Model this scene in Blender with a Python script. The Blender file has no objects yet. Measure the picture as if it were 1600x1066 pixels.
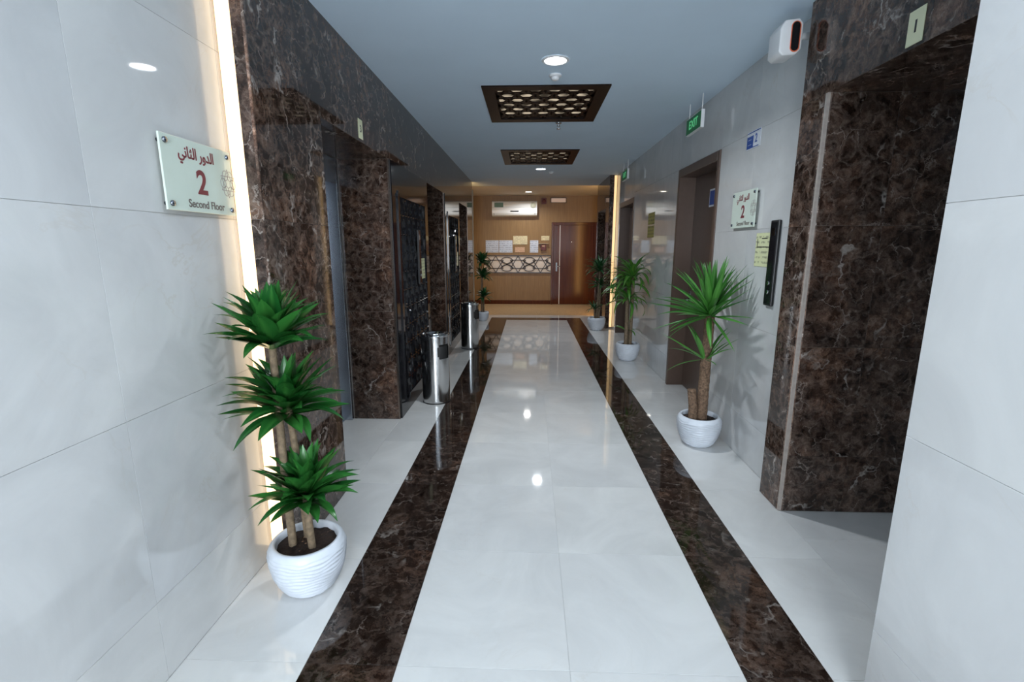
import bpy, bmesh, math, random
from mathutils import Vector, Matrix, Euler

# ------------------------------------------------------------------ camera, world, light, exposure
scene = bpy.context.scene
COL = scene.collection
random.seed(7)

FPX, VPX, VPY = 745.0, 828.0, 385.0          # focal length in pixels, vanishing point of the hall
CAM_H = 1.6
fwd = Vector((VPX - 800, -(VPY - 533), -FPX)).normalized()
upv = Vector((0, -fwd.z, fwd.y)).normalized()
rgt = fwd.cross(upv)
cam_rot = Matrix((rgt, fwd, upv))            # camera coordinates -> world
cd = bpy.data.cameras.new('camera')
cd.sensor_width = 36.0
cd.lens = FPX * 36.0 / 1600.0
cd.clip_start = 0.05
cam = bpy.data.objects.new('camera', cd)
cam.matrix_world = Matrix.Translation((0, 0, CAM_H)) @ cam_rot.to_4x4()
COL.objects.link(cam)
scene.camera = cam

world = bpy.data.worlds.new('sky')
scene.world = world
world.use_nodes = True
bg = world.node_tree.nodes['Background']
bg.inputs[0].default_value = (0.60, 0.76, 1.0, 1)
bg.inputs[1].default_value = 1.0

WIN_FILL_W = 185.0          # cool fill from an added, unseen window behind the camera
DOWN_W = 24.0             # hall downlights
NEAR_FILL_W = 10.0        # added, unseen downlights that fill the near end of the hall
LOBBY_W = 20.0
LED_STRENGTH = 1.35
COOL = (0.88, 0.94, 1.0)
WARM = (1.0, 0.66, 0.30)

vs = scene.view_settings
vs.view_transform = 'Standard'
vs.look = 'None'
vs.exposure = 0.25
vs.gamma = 1.0
vs.use_curve_mapping = False
scene.cycles.max_bounces = 10
scene.cycles.diffuse_bounces = 5
scene.cycles.glossy_bounces = 5
scene.cycles.sample_clamp_indirect = 4.0
scene.cycles.caustics_reflective = False
scene.cycles.caustics_refractive = False

# ------------------------------------------------------------------ materials
MATS = {}

def nodes_of(name):
    m = bpy.data.materials.new(name)
    m.use_nodes = True
    nt = m.node_tree
    b = nt.nodes['Principled BSDF']
    MATS[name] = m
    return m, nt, b

def coords(nt, scale=1.0, vary=True):
    """object coordinates, shifted per object so that no two slabs show the same veins"""
    tc = nt.nodes.new('ShaderNodeTexCoord')
    out = tc.outputs['Object']
    if vary:
        oi = nt.nodes.new('ShaderNodeObjectInfo')
        mul = nt.nodes.new('ShaderNodeVectorMath'); mul.operation = 'MULTIPLY'
        cmb = nt.nodes.new('ShaderNodeCombineXYZ')
        for i in range(3):
            nt.links.new(oi.outputs['Random'], cmb.inputs[i])
        nt.links.new(cmb.outputs[0], mul.inputs[0])
        mul.inputs[1].default_value = (37.0, 91.0, 53.0)
        add = nt.nodes.new('ShaderNodeVectorMath'); add.operation = 'ADD'
        nt.links.new(out, add.inputs[0]); nt.links.new(mul.outputs[0], add.inputs[1])
        out = add.outputs[0]
    if scale != 1.0:
        s = nt.nodes.new('ShaderNodeVectorMath'); s.operation = 'SCALE'
        nt.links.new(out, s.inputs[0]); s.inputs['Scale'].default_value = scale
        out = s.outputs[0]
    return out

def noise(nt, co, scale, detail=4.0, rough=0.55, dist=0.0):
    n = nt.nodes.new('ShaderNodeTexNoise')
    n.inputs['Scale'].default_value = scale
    n.inputs['Detail'].default_value = detail
    n.inputs['Roughness'].default_value = rough
    n.inputs['Distortion'].default_value = dist
    nt.links.new(co, n.inputs['Vector'])
    return n

def ramp(nt, fac, stops):
    r = nt.nodes.new('ShaderNodeValToRGB')
    el = r.color_ramp.elements
    while len(el) < len(stops):
        el.new(0.5)
    for e, (p, c) in zip(el, stops):
        e.position = p
        e.color = (c, c, c, 1) if isinstance(c, (int, float)) else (*c, 1)
    nt.links.new(fac, r.inputs[0])
    return r.outputs[0]

def mix(nt, fac, a, b, mode='MIX'):
    m = nt.nodes.new('ShaderNodeMix'); m.data_type = 'RGBA'; m.blend_type = mode
    for s, v in ((0, fac), (6, a), (7, b)):
        if isinstance(v, (int, float)):
            m.inputs[s].default_value = v
        elif isinstance(v, tuple):
            m.inputs[s].default_value = (*v, 1)
        else:
            nt.links.new(v, m.inputs[s])
    return m.outputs[2]

def math_n(nt, op, a, b=0.0):
    m = nt.nodes.new('ShaderNodeMath'); m.operation = op
    for i, v in enumerate((a, b)):
        if isinstance(v, (int, float)): m.inputs[i].default_value = v
        else: nt.links.new(v, m.inputs[i])
    return m.outputs[0]

def bump(nt, b, h, strength=0.2, dist=0.01):
    n = nt.nodes.new('ShaderNodeBump')
    n.inputs['Strength'].default_value = strength
    n.inputs['Distance'].default_value = dist
    nt.links.new(h, n.inputs['Height'])
    nt.links.new(n.outputs[0], b.inputs['Normal'])

def plain(name, col, rough=0.5, metal=0.0, var=0.12, nscale=9.0, spec=0.5, bmp=0.0):
    m, nt, b = nodes_of(name)
    co = coords(nt)
    n = noise(nt, co, nscale)
    lo = tuple(c * (1 - var) for c in col); hi = tuple(min(1, c * (1 + var)) for c in col)
    nt.links.new(ramp(nt, n.outputs[0], [(0.3, lo), (0.7, hi)]), b.inputs['Base Color'])
    b.inputs['Roughness'].default_value = rough
    b.inputs['Metallic'].default_value = metal
    b.inputs['Specular IOR Level'].default_value = spec
    if bmp: bump(nt, b, n.outputs[0], bmp)
    return m

def emit(name, col, strength):
    m, nt, b = nodes_of(name)
    b.inputs['Base Color'].default_value = (*col, 1)
    b.inputs['Emission Color'].default_value = (*col, 1)
    b.inputs['Emission Strength'].default_value = strength
    b.inputs['Roughness'].default_value = 0.4
    return m

def emperador(name, gain=1.0, rough=0.04):
    """dark brown brecciated marble: dark pebbles in a lighter fibrous web, a few white veins"""
    m, nt, b = nodes_of(name)
    co = coords(nt)
    g = gain
    def warped(scale, amp, detail):
        w = noise(nt, co, scale, detail, 0.65)
        s_ = nt.nodes.new('ShaderNodeVectorMath'); s_.operation = 'MULTIPLY_ADD'
        nt.links.new(w.outputs['Color'], s_.inputs[0])
        s_.inputs[1].default_value = (amp, amp, amp)
        nt.links.new(co, s_.inputs[2])
        return s_.outputs[0]
    w1 = warped(7.0, 0.16, 6.0)
    w2 = warped(4.0, 0.30, 4.0)
    def col(r, gg, bb): return (r*g, gg*g, bb*g)
    base = ramp(nt, noise(nt, w1, 13.0, 12.0, 0.80).outputs[0],
                [(0.33, col(0.0035, 0.0022, 0.0018)), (0.47, col(0.028, 0.0155, 0.0112)), (0.57, col(0.092, 0.058, 0.043)), (0.69, col(0.22, 0.168, 0.142))])
    tone = ramp(nt, noise(nt, co, 2.4, 3.0, 0.6).outputs[0], [(0.34, (0.55, 0.52, 0.50)), (0.52, (1.0, 1.0, 1.0)), (0.68, (1.8, 1.6, 1.42))])
    c = mix(nt, 1.0, base, tone, 'MULTIPLY')
    def web(vec, scale, width):
        v = nt.nodes.new('ShaderNodeTexVoronoi'); v.feature = 'DISTANCE_TO_EDGE'
        v.inputs['Scale'].default_value = scale
        nt.links.new(vec, v.inputs['Vector'])
        return ramp(nt, v.outputs['Distance'], [(0.0, 1.0), (width*0.35, 0.55), (width, 0.0)])
    fib = ramp(nt, noise(nt, w1, 34.0, 6.0, 0.8).outputs[0], [(0.36, 0.0), (0.66, 1.0)])
    msk = ramp(nt, noise(nt, co, 4.5, 3.0).outputs[0], [(0.36, 0.15), (0.62, 1.0)])
    f = math_n(nt, 'MULTIPLY', math_n(nt, 'MULTIPLY', web(w1, 15.0, 0.20), fib), msk)
    c = mix(nt, math_n(nt, 'MULTIPLY', f, 0.85), c, col(0.21, 0.160, 0.132))
    v3 = nt.nodes.new('ShaderNodeTexVoronoi'); v3.feature = 'DISTANCE_TO_EDGE'
    v3.inputs['Scale'].default_value = 6.5
    nt.links.new(w1, v3.inputs['Vector'])
    hair = ramp(nt, v3.outputs['Distance'], [(0.0, 1.0), (0.022, 0.0)])
    hm = ramp(nt, noise(nt, co, 6.0, 2.0).outputs[0], [(0.50, 0.0), (0.60, 1.0)])
    c = mix(nt, math_n(nt, 'MULTIPLY', math_n(nt, 'MULTIPLY', hair, hm), 0.6), c, col(0.36, 0.30, 0.26))
    # long white veins: thin contour lines of a slow noise, broken up
    vn = noise(nt, w2, 2.3, 3.0, 0.5)
    line = ramp(nt, vn.outputs[0], [(0.487, 0.0), (0.5, 1.0), (0.513, 0.0)])
    brk = ramp(nt, noise(nt, co, 5.0, 3.0).outputs[0], [(0.52, 0.0), (0.64, 1.0)])
    c = mix(nt, math_n(nt, 'MULTIPLY', math_n(nt, 'MULTIPLY', line, brk), 0.75), c, col(0.46, 0.41, 0.37))
    blot = ramp(nt, noise(nt, w1, 17.0, 3.0).outputs[0], [(0.68, 0.0), (0.76, 1.0)])
    c = mix(nt, math_n(nt, 'MULTIPLY', blot, 0.6), c, col(0.40, 0.35, 0.31))
    nt.links.new(c, b.inputs['Base Color'])
    b.inputs['Roughness'].default_value = rough
    b.inputs['Specular IOR Level'].default_value = 0.5
    return m

def cream_marble(name, c0, c1, rough, vein=(0.50, 0.44, 0.36), vein_amt=0.35, spec=0.5):
    m, nt, b = nodes_of(name)
    co = coords(nt)
    n1 = noise(nt, co, 2.2, 7.0, 0.62, 0.8)
    c = ramp(nt, n1.outputs[0], [(0.32, c0), (0.68, c1)])
    n2 = noise(nt, co, 1.7, 6.0, 0.6, 1.6)
    line = ramp(nt, n2.outputs[0], [(0.485, 0.0), (0.50, 1.0), (0.515, 0.0)])
    msk = ramp(nt, noise(nt, co, 2.6, 2.0).outputs[0], [(0.50, 0.0), (0.72, 1.0)])
    c = mix(nt, math_n(nt, 'MULTIPLY', math_n(nt, 'MULTIPLY', line, msk), vein_amt), c, vein)
    oi = nt.nodes.new('ShaderNodeObjectInfo')
    tone = ramp(nt, oi.outputs['Random'], [(0.0, (0.93, 0.93, 0.935)), (1.0, (1.0, 0.995, 0.985))])
    c = mix(nt, 1.0, c, tone, 'MULTIPLY')
    nt.links.new(c, b.inputs['Base Color'])
    b.inputs['Roughness'].default_value = rough
    b.inputs['Specular IOR Level'].default_value = spec
    return m

def wood(name, c0, c1, scale=(1.0, 1.0, 0.06), rough=0.3, nscale=30.0):
    m, nt, b = nodes_of(name)
    tc = nt.nodes.new('ShaderNodeTexCoord')
    mp = nt.nodes.new('ShaderNodeMapping'); mp.inputs['Scale'].default_value = scale
    nt.links.new(tc.outputs['Object'], mp.inputs[0])
    n = noise(nt, mp.outputs[0], nscale, 6.0, 0.6, 0.6)
    nt.links.new(ramp(nt, n.outputs[0], [(0.3, c0), (0.7, c1)]), b.inputs['Base Color'])
    b.inputs['Roughness'].default_value = rough
    bump(nt, b, n.outputs[0], 0.06, 0.004)
    return m

def printed(name, paper, ink, rows=14.0, rough=0.5, contrast=0.55):
    """a sheet with illegibly small print: soft lines of ink broken by noise"""
    m, nt, b = nodes_of(name)
    tc = nt.nodes.new('ShaderNodeTexCoord')
    w = nt.nodes.new('ShaderNodeTexWave'); w.wave_type = 'BANDS'; w.bands_direction = 'Y'
    w.inputs['Scale'].default_value = rows; w.inputs['Distortion'].default_value = 0.0
    nt.links.new(tc.outputs['Object'], w.inputs[0])
    n = noise(nt, tc.outputs['Object'], 26.0, 2.0)
    l = ramp(nt, w.outputs['Fac'], [(0.55, 0.0), (0.7, 1.0)])
    k = ramp(nt, n.outputs[0], [(0.42, 0.0), (0.55, 1.0)])
    f = math_n(nt, 'MULTIPLY', math_n(nt, 'MULTIPLY', l, k), contrast)
    nt.links.new(mix(nt, f, paper, ink), b.inputs['Base Color'])
    b.inputs['Roughness'].default_value = rough
    return m

def leaf_mat(name, c0, c1, mid, rough=0.28):
    m, nt, b = nodes_of(name)
    tc = nt.nodes.new('ShaderNodeTexCoord')
    oi = nt.nodes.new('ShaderNodeObjectInfo')
    base = ramp(nt, oi.outputs['Random'], [(0.0, c0), (1.0, c1)])
    sep = nt.nodes.new('ShaderNodeSeparateXYZ')
    nt.links.new(tc.outputs['UV'], sep.inputs[0])
    d = math_n(nt, 'ABSOLUTE', math_n(nt, 'SUBTRACT', sep.outputs[1], 0.5))
    f = ramp(nt, d, [(0.0, 1.0), (0.22, 0.0)])
    nt.links.new(mix(nt, math_n(nt, 'MULTIPLY', f, 0.6), base, mid), b.inputs['Base Color'])
    b.inputs['Roughness'].default_value = rough
    st = nt.nodes.new('ShaderNodeTexWave'); st.wave_type = 'BANDS'; st.bands_direction = 'Y'
    st.inputs['Scale'].default_value = 6.0
    nt.links.new(tc.outputs['UV'], st.inputs[0])
    bump(nt, b, st.outputs['Fac'], 0.12, 0.002)
    return m

emperador('dark_marble', 1.1)
emperador('dark_floor_marble', 0.55, 0.05)
emperador('marble_edge', 2.2, 0.12)
cream_marble('floor_marble', (0.62, 0.62, 0.61), (0.73, 0.73, 0.715), 0.045, vein_amt=0.16)
cream_marble('wall_marble', (0.56, 0.565, 0.565), (0.655, 0.66, 0.655), 0.035, vein_amt=0.30)
plain('grout', (0.60, 0.60, 0.59), 0.8, nscale=40)
plain('dark_grout', (0.40, 0.35, 0.31), 0.6, nscale=40)
plain('ceiling_paint', (0.66, 0.80, 0.93), 0.75, var=0.02, nscale=2.0)
plain('lobby_paint', (0.62, 0.62, 0.60), 0.75, var=0.02, nscale=2.0)
plain('back_plaster', (0.72, 0.74, 0.75), 0.7, var=0.03)
wood('wallpaper', (0.19, 0.108, 0.036), (0.26, 0.158, 0.060), (1.0, 1.0, 0.05), 0.42, 42.0)
wood('door_wood', (0.055, 0.010, 0.0022), (0.095, 0.023, 0.0045), (1.0, 1.0, 0.05), 0.17, 20.0)
MATS['door_wood'].node_tree.nodes['Principled BSDF'].inputs['Specular IOR Level'].default_value = 0.3
wood('dark_wood', (0.018, 0.007, 0.004), (0.035, 0.014, 0.008), (1.0, 1.0, 0.1), 0.35, 30.0)
wood('trim_wood', (0.42, 0.34, 0.24), (0.50, 0.42, 0.31), (1.0, 1.0, 0.05), 0.45, 30.0)
wood('black_wood', (0.007, 0.003, 0.002), (0.014, 0.006, 0.004), (1.0, 1.0, 0.1), 0.35, 30.0)
MATS['black_wood'].node_tree.nodes['Principled BSDF'].inputs['Specular IOR Level'].default_value = 0.12
plain('carpet', (0.36, 0.25, 0.135), 0.85, var=0.35, nscale=60.0)
plain('brown_metal', (0.105, 0.068, 0.052), 0.36, 0.0, var=0.06, nscale=20)
plain('steel', (0.50, 0.52, 0.55), 0.16, 1.0, var=0.05)
plain('dark_steel', (0.20, 0.22, 0.26), 0.18, 1.0, var=0.08)
plain('jamb_steel', (0.42, 0.46, 0.52), 0.24, 1.0, var=0.05)
plain('bin_steel', (0.60, 0.60, 0.60), 0.17, 1.0, var=0.04)
plain('chrome', (0.66, 0.67, 0.69), 0.10, 1.0, var=0.03)
plain('bronze', (0.30, 0.235, 0.20), 0.25, 1.0, var=0.1)
plain('black_gloss', (0.010, 0.010, 0.012), 0.07, 0.0, var=0.1)
plain('black_plastic', (0.012, 0.012, 0.013), 0.35, var=0.1)
plain('black_void', (0.004, 0.004, 0.004), 0.6, var=0.1)
plain('white_plastic', (0.76, 0.77, 0.78), 0.32, var=0.02)
plain('white_panel', (0.66, 0.63, 0.60), 0.4, var=0.04)
plain('ac_plastic', (0.78, 0.84, 0.88), 0.25, var=0.02)
plain('red_plastic', (0.10, 0.008, 0.006), 0.4, var=0.1)
plain('orange_rim', (0.75, 0.16, 0.07), 0.3, var=0.1)
plain('pot_glaze', (0.66, 0.70, 0.76), 0.36, var=0.03, nscale=25)
plain('cane_bark', (0.20, 0.145, 0.09), 0.8, var=0.35, nscale=45, bmp=0.6)
plain('yucca_bark', (0.17, 0.105, 0.065), 0.85, var=0.55, nscale=60, bmp=1.0)
plain('ink_red', (0.19, 0.035, 0.04), 0.5, var=0.05)
plain('ink_grey', (0.15, 0.125, 0.11), 0.5, var=0.05)
plain('ink_black', (0.02, 0.02, 0.022), 0.5, var=0.05)
plain('ink_pale', (0.34, 0.31, 0.30), 0.5, var=0.05)
plain('acrylic', (0.66, 0.74, 0.65), 0.08, var=0.02)
plain('sticker', (0.70, 0.71, 0.48), 0.4, var=0.04)
plain('blue_print', (0.02, 0.075, 0.32), 0.35, var=0.08)
plain('white_print', (0.68, 0.71, 0.76), 0.35, var=0.02)
printed('yellow_notice', (0.68, 0.70, 0.42), (0.10, 0.10, 0.08), 9.0)
printed('olive_notice', (0.42, 0.38, 0.10), (0.10, 0.09, 0.03), 7.0, contrast=0.7)
printed('cream_notice', (0.66, 0.62, 0.42), (0.16, 0.12, 0.07), 8.0)
printed('pale_poster', (0.56, 0.65, 0.80), (0.08, 0.12, 0.24), 6.0)
printed('pink_notice', (0.58, 0.40, 0.28), (0.30, 0.15, 0.10), 8.0)
leaf_mat('dracaena_leaf', (0.009, 0.078, 0.014), (0.032, 0.165, 0.028), (0.046, 0.20, 0.036), 0.20)
leaf_mat('yucca_leaf', (0.028, 0.14, 0.020), (0.075, 0.26, 0.040), (0.12, 0.32, 0.07), 0.34)
leaf_mat('corn_leaf', (0.036, 0.165, 0.020), (0.085, 0.27, 0.036), (0.22, 0.36, 0.06), 0.32)
leaf_mat('dark_leaf', (0.010, 0.055, 0.018), (0.022, 0.10, 0.028), (0.035, 0.12, 0.035), 0.34)  # darker green for the two far plants and one sticker
emit('lamp_face', (0.95, 0.98, 1.0), 14.0)
emit('lamp_face_warm', (1.0, 0.93, 0.80), 9.0)
emit('led_strip', (1.0, 0.72, 0.42), LED_STRENGTH)
emit('led_far', (1.0, 0.68, 0.34), 0.8)
emit('led_hidden', (1.0, 0.56, 0.18), 12.0)
def glow_panel():
    m, nt, b = nodes_of('grille_glow')
    n = noise(nt, coords(nt), 7.0, 2.0, 0.5)
    c = ramp(nt, n.outputs[0], [(0.38, (0.03, 0.022, 0.014)), (0.62, (0.62, 0.52, 0.38))])
    nt.links.new(c, b.inputs['Emission Color']); b.inputs['Emission Strength'].default_value = 0.75
    b.inputs['Base Color'].default_value = (0.3, 0.26, 0.2, 1)
glow_panel()
emit('exit_green', (0.004, 0.11, 0.032), 0.18)
emit('exit_white', (0.13, 0.65, 0.27), 0.30)
emit('emergency_face', (0.78, 0.66, 0.60), 0.10)

def soil_material():
    m, nt, b = nodes_of('soil')
    co = coords(nt)
    n = noise(nt, co, 55.0, 5.0, 0.7)
    c = ramp(nt, n.outputs[0], [(0.35, (0.008, 0.004, 0.003)), (0.6, (0.035, 0.016, 0.009))])
    v = nt.nodes.new('ShaderNodeTexVoronoi'); v.inputs['Scale'].default_value = 42.0
    nt.links.new(co, v.inputs['Vector'])
    sp = ramp(nt, v.outputs['Distance'], [(0.18, 1.0), (0.24, 0.0)])
    k = ramp(nt, noise(nt, co, 18.0, 1.0).outputs[0], [(0.52, 0.0), (0.60, 1.0)])
    nt.links.new(mix(nt, math_n(nt, 'MULTIPLY', sp, k), c, (0.40, 0.22, 0.12)), b.inputs['Base Color'])
    b.inputs['Roughness'].default_value = 0.9
    bump(nt, b, n.outputs[0], 0.8, 0.02)
soil_material()

# ------------------------------------------------------------------ mesh helpers
def tag(o, label=None, cat=None, group=None, kind=None):
    if label: o['label'] = label
    if cat: o['category'] = cat
    if group: o['group'] = group
    if kind: o['kind'] = kind
    return o

def link(name, me, mat=None, parent=None, loc=(0, 0, 0), rot=None):
    o = bpy.data.objects.new(name, me)
    COL.objects.link(o)
    if mat is not None and me is not None and not me.materials:
        me.materials.append(MATS[mat])
    o.location = loc
    if rot is not None: o.rotation_euler = rot
    if parent is not None: o.parent = parent
    return o

def thing(name, label, cat, loc=(0, 0, 0), group=None, basis=None, kind=None):
    o = bpy.data.objects.new(name, None)
    o.empty_display_size = 0.1
    COL.objects.link(o)
    if basis is not None:
        o.matrix_world = Matrix.Translation(loc) @ basis.to_4x4()
    else:
        o.location = loc
    return tag(o, label, cat, group, kind)

# local frames for things on a wall: u to the viewer's right, v up, w out of the wall
ON_LEFT = Matrix(((0, 0, 1), (1, 0, 0), (0, 1, 0)))       # faces +x
ON_RIGHT = Matrix(((0, 0, -1), (-1, 0, 0), (0, 1, 0)))    # faces -x
ON_END = Matrix(((1, 0, 0), (0, 0, -1), (0, 1, 0)))       # faces -y

def bm_box(bm, x0, x1, y0, y1, z0, z1, bev=0.0, seg=1):
    vs_ = [bm.verts.new((x, y, z)) for x in (x0, x1) for y in (y0, y1) for z in (z0, z1)]
    idx = [(0, 1, 3, 2), (4, 6, 7, 5), (0, 4, 5, 1), (2, 3, 7, 6), (0, 2, 6, 4), (1, 5, 7, 3)]
    fs = [bm.faces.new([vs_[i] for i in f]) for f in idx]
    if bev > 0:
        es = list({e for f in fs for e in f.edges})
        bmesh.ops.bevel(bm, geom=es, offset=bev, segments=seg, profile=0.5, affect='EDGES')

def bm_done(bm, name, smooth=False):
    bmesh.ops.recalc_face_normals(bm, faces=bm.faces)
    me = bpy.data.meshes.new(name)
    bm.to_mesh(me); bm.free()
    if smooth:
        for p in me.polygons: p.use_smooth = True
    return me

def box(name, mat, b, parent=None, bev=0.0, seg=1, smooth=False):
    """one box from its six bounds, origin at its own centre"""
    x0, x1, y0, y1, z0, z1 = b
    c = ((x0+x1)/2, (y0+y1)/2, (z0+z1)/2)
    bm = bmesh.new()
    bm_box(bm, x0-c[0], x1-c[0], y0-c[1], y1-c[1], z0-c[2], z1-c[2], bev, seg)
    return link(name, bm_done(bm, name, smooth), mat, parent, c)

def boxes(name, mat, lst, parent=None, bev=0.0):
    bm = bmesh.new()
    for b in lst: bm_box(bm, *b, bev)
    return link(name, bm_done(bm, name), mat, parent)

TILE_CACHE = {}
def tile(mat, b, parent, name='tile', bev=0.0006):
    x0, x1, y0, y1, z0, z1 = b
    d = (round(x1-x0, 4), round(y1-y0, 4), round(z1-z0, 4))
    key = (d, mat, bev)
    if key not in TILE_CACHE:
        bm = bmesh.new()
        bm_box(bm, -d[0]/2, d[0]/2, -d[1]/2, d[1]/2, -d[2]/2, d[2]/2, bev)
        me = bm_done(bm, name); me.materials.append(MATS[mat])
        TILE_CACHE[key] = me
    return link(name, TILE_CACHE[key], None, parent, ((x0+x1)/2, (y0+y1)/2, (z0+z1)/2))

T = 0.004      # thickness of the facing slabs
G = 0.0006     # half a joint
def tiles_x(parent, mat, x, side, ys, zs, name='tile'):
    """facing slabs on a plane x = const; side +1 faces +x"""
    xa, xb = (x - T, x) if side > 0 else (x, x + T)
    for i in range(len(ys)-1):
        for k in range(len(zs)-1):
            tile(mat, (xa, xb, ys[i]+G, ys[i+1]-G, zs[k]+G, zs[k+1]-G), parent, name)

def tiles_y(parent, mat, y, side, xs, zs, name='tile'):
    ya, yb = (y - T, y) if side > 0 else (y, y + T)
    for i in range(len(xs)-1):
        for k in range(len(zs)-1):
            tile(mat, (xs[i]+G, xs[i+1]-G, ya, yb, zs[k]+G, zs[k+1]-G), parent, name)

def tiles_z(parent, mat, z, side, xs, ys, name='tile'):
    za, zb = (z - T, z) if side > 0 else (z, z + T)
    for i in range(len(xs)-1):
        for k in range(len(ys)-1):
            tile(mat, (xs[i]+G, xs[i+1]-G, ys[k]+G, ys[k+1]-G, za, zb), parent, name)

def steps(a, b, d, start=None):
    """joints between a and b every d, counted from start"""
    s = a if start is None else start
    k0 = math.ceil((a - s) / d - 1e-6)
    out = [a]
    v = s + k0 * d
    while v < b - 0.05:
        if v > a + 0.05: out.append(v)
        v += d
    out.append(b)
    return out

def lathe_mesh(name, prof, n=32, fn=None):
    bm = bmesh.new()
    rings = []
    for i, (r, z) in enumerate(prof):
        if r < 1e-6:
            rings.append([bm.verts.new((0, 0, z))])
        else:
            ring = []
            for k in range(n):
                a = 2*math.pi*k/n
                rr = r + (fn(a, z, i) if fn else 0.0)
                ring.append(bm.verts.new((rr*math.cos(a), rr*math.sin(a), z)))
            rings.append(ring)
    for A, B in zip(rings, rings[1:]):
        if len(A) == 1 and len(B) == 1: continue
        for k in range(n):
            k2 = (k+1) % n
            if len(A) == 1: bm.faces.new((A[0], B[k], B[k2]))
            elif len(B) == 1: bm.faces.new((A[k], B[0], A[k2]))
            else: bm.faces.new((A[k], B[k], B[k2], A[k2]))
    return bm_done(bm, name, True)

def bm_tube(bm, pts, radii, n=8, cap=True):
    pts = [Vector(p) for p in pts]
    rings = []
    for i, p in enumerate(pts):
        t = (pts[min(i+1, len(pts)-1)] - pts[max(i-1, 0)]).normalized()
        a = t.cross(Vector((0, 1, 0.13))).normalized()
        b = t.cross(a).normalized()
        r = radii[i] if isinstance(radii, (list, tuple)) else radii
        rings.append([bm.verts.new(p + a*r*math.cos(2*math.pi*k/n) + b*r*math.sin(2*math.pi*k/n)) for k in range(n)])
    for A, B in zip(rings, rings[1:]):
        for k in range(n):
            bm.faces.new((A[k], A[(k+1) % n], B[(k+1) % n], B[k]))
    if cap:
        bm.faces.new(rings[0]); bm.faces.new(rings[-1])

def tube(name, mat, pts, radii, parent=None, n=8, loc=(0, 0, 0)):
    bm = bmesh.new(); bm_tube(bm, pts, radii, n)
    return link(name, bm_done(bm, name, True), mat, parent, loc)

def bm_bar(bm, p, q, w, d, w0=0.0, ridge=False):
    """flat bar in the u-v plane from p to q, width w, standing d out of w0"""
    p, q = Vector(p), Vector(q)
    t = (q - p)
    if t.length < 1e-5: return
    t.normalize()
    nrm = Vector((-t.y, t.x)) * w/2
    c = [p+nrm, p-nrm, q-nrm, q+nrm]
    lo = [bm.verts.new((v.x, v.y, w0)) for v in c]
    if ridge:                                   # roof-shaped bar with a sharp crest
        a, b = bm.verts.new((p.x, p.y, w0+d)), bm.verts.new((q.x, q.y, w0+d))
        bm.faces.new((lo[0], lo[3], b, a)); bm.faces.new((lo[1], a, b, lo[2]))
        bm.faces.new((lo[0], a, lo[1])); bm.faces.new((lo[3], lo[2], b)); bm.faces.new(lo[::-1])
        return
    hi = [bm.verts.new((v.x, v.y, w0+d)) for v in c]
    bm.faces.new(hi); bm.faces.new(lo[::-1])
    for k in range(4):
        bm.faces.new((lo[k], lo[(k+1) % 4], hi[(k+1) % 4], hi[k]))

def clip_line(px, py, dx, dy, u0, u1, v0, v1):
    t0, t1 = -1e9, 1e9
    for o_, d_, a, b in ((px, dx, u0, u1), (py, dy, v0, v1)):
        if abs(d_) < 1e-9:
            if o_ < a or o_ > b: return None
        else:
            ta, tb = (a-o_)/d_, (b-o_)/d_
            if ta > tb: ta, tb = tb, ta
            t0, t1 = max(t0, ta), min(t1, tb)
    if t1 - t0 < 0.01: return None
    return (px+dx*t0, py+dy*t0), (px+dx*t1, py+dy*t1)

def star_lattice(name, u0, u1, v0, v1, pitch, w, d, w0=0.0, rings=True, ridge=False):
    """pierced screen of six-pointed stars: three families of bars and a ring in each hexagon"""
    bm = bmesh.new()
    cu, cv = (u0+u1)/2, (v0+v1)/2
    s = pitch * math.sqrt(3) / 2
    R = math.hypot(u1-u0, v1-v0)
    n = int(R / s) + 2
    for fam, ang in enumerate((0, 60, 120)):
        a = math.radians(ang)
        dx, dy = math.cos(a), math.sin(a)
        for k in range(-n, n+1):
            off = (k + 0.5) * s
            seg = clip_line(cu - dy*off, cv + dx*off, dx, dy, u0, u1, v0, v1)
            if seg: bm_bar(bm, seg[0], seg[1], w, d*(1 + 0.04*fam), w0, ridge)
    if rings:
        rr = pitch * 0.30
        for j in range(-n, n+1):
            for i in range(-2*n, 2*n+1):
                x = cu + i*pitch + (j % 2)*pitch/2
                y = cv + j*s*2/ math.sqrt(3) * math.sqrt(3)/2 * 1.0
                if u0+rr < x < u1-rr and v0+rr < y < v1-rr:
                    pts = [(x+rr*math.cos(2*math.pi*q/8+.39), y+rr*math.sin(2*math.pi*q/8+.39)) for q in range(8)]
                    for q in range(8):
                        bm_bar(bm, pts[q], pts[(q+1) % 8], w*0.8, d*0.8, w0, ridge)
    for (p, q) in (((u0, v0), (u1, v0)), ((u0, v1), (u1, v1)), ((u0, v0), (u0, v1)), ((u1, v0), (u1, v1))):
        bm_bar(bm, p, q, w*1.3, d*1.1, w0)
    return bm_done(bm, name)

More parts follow.
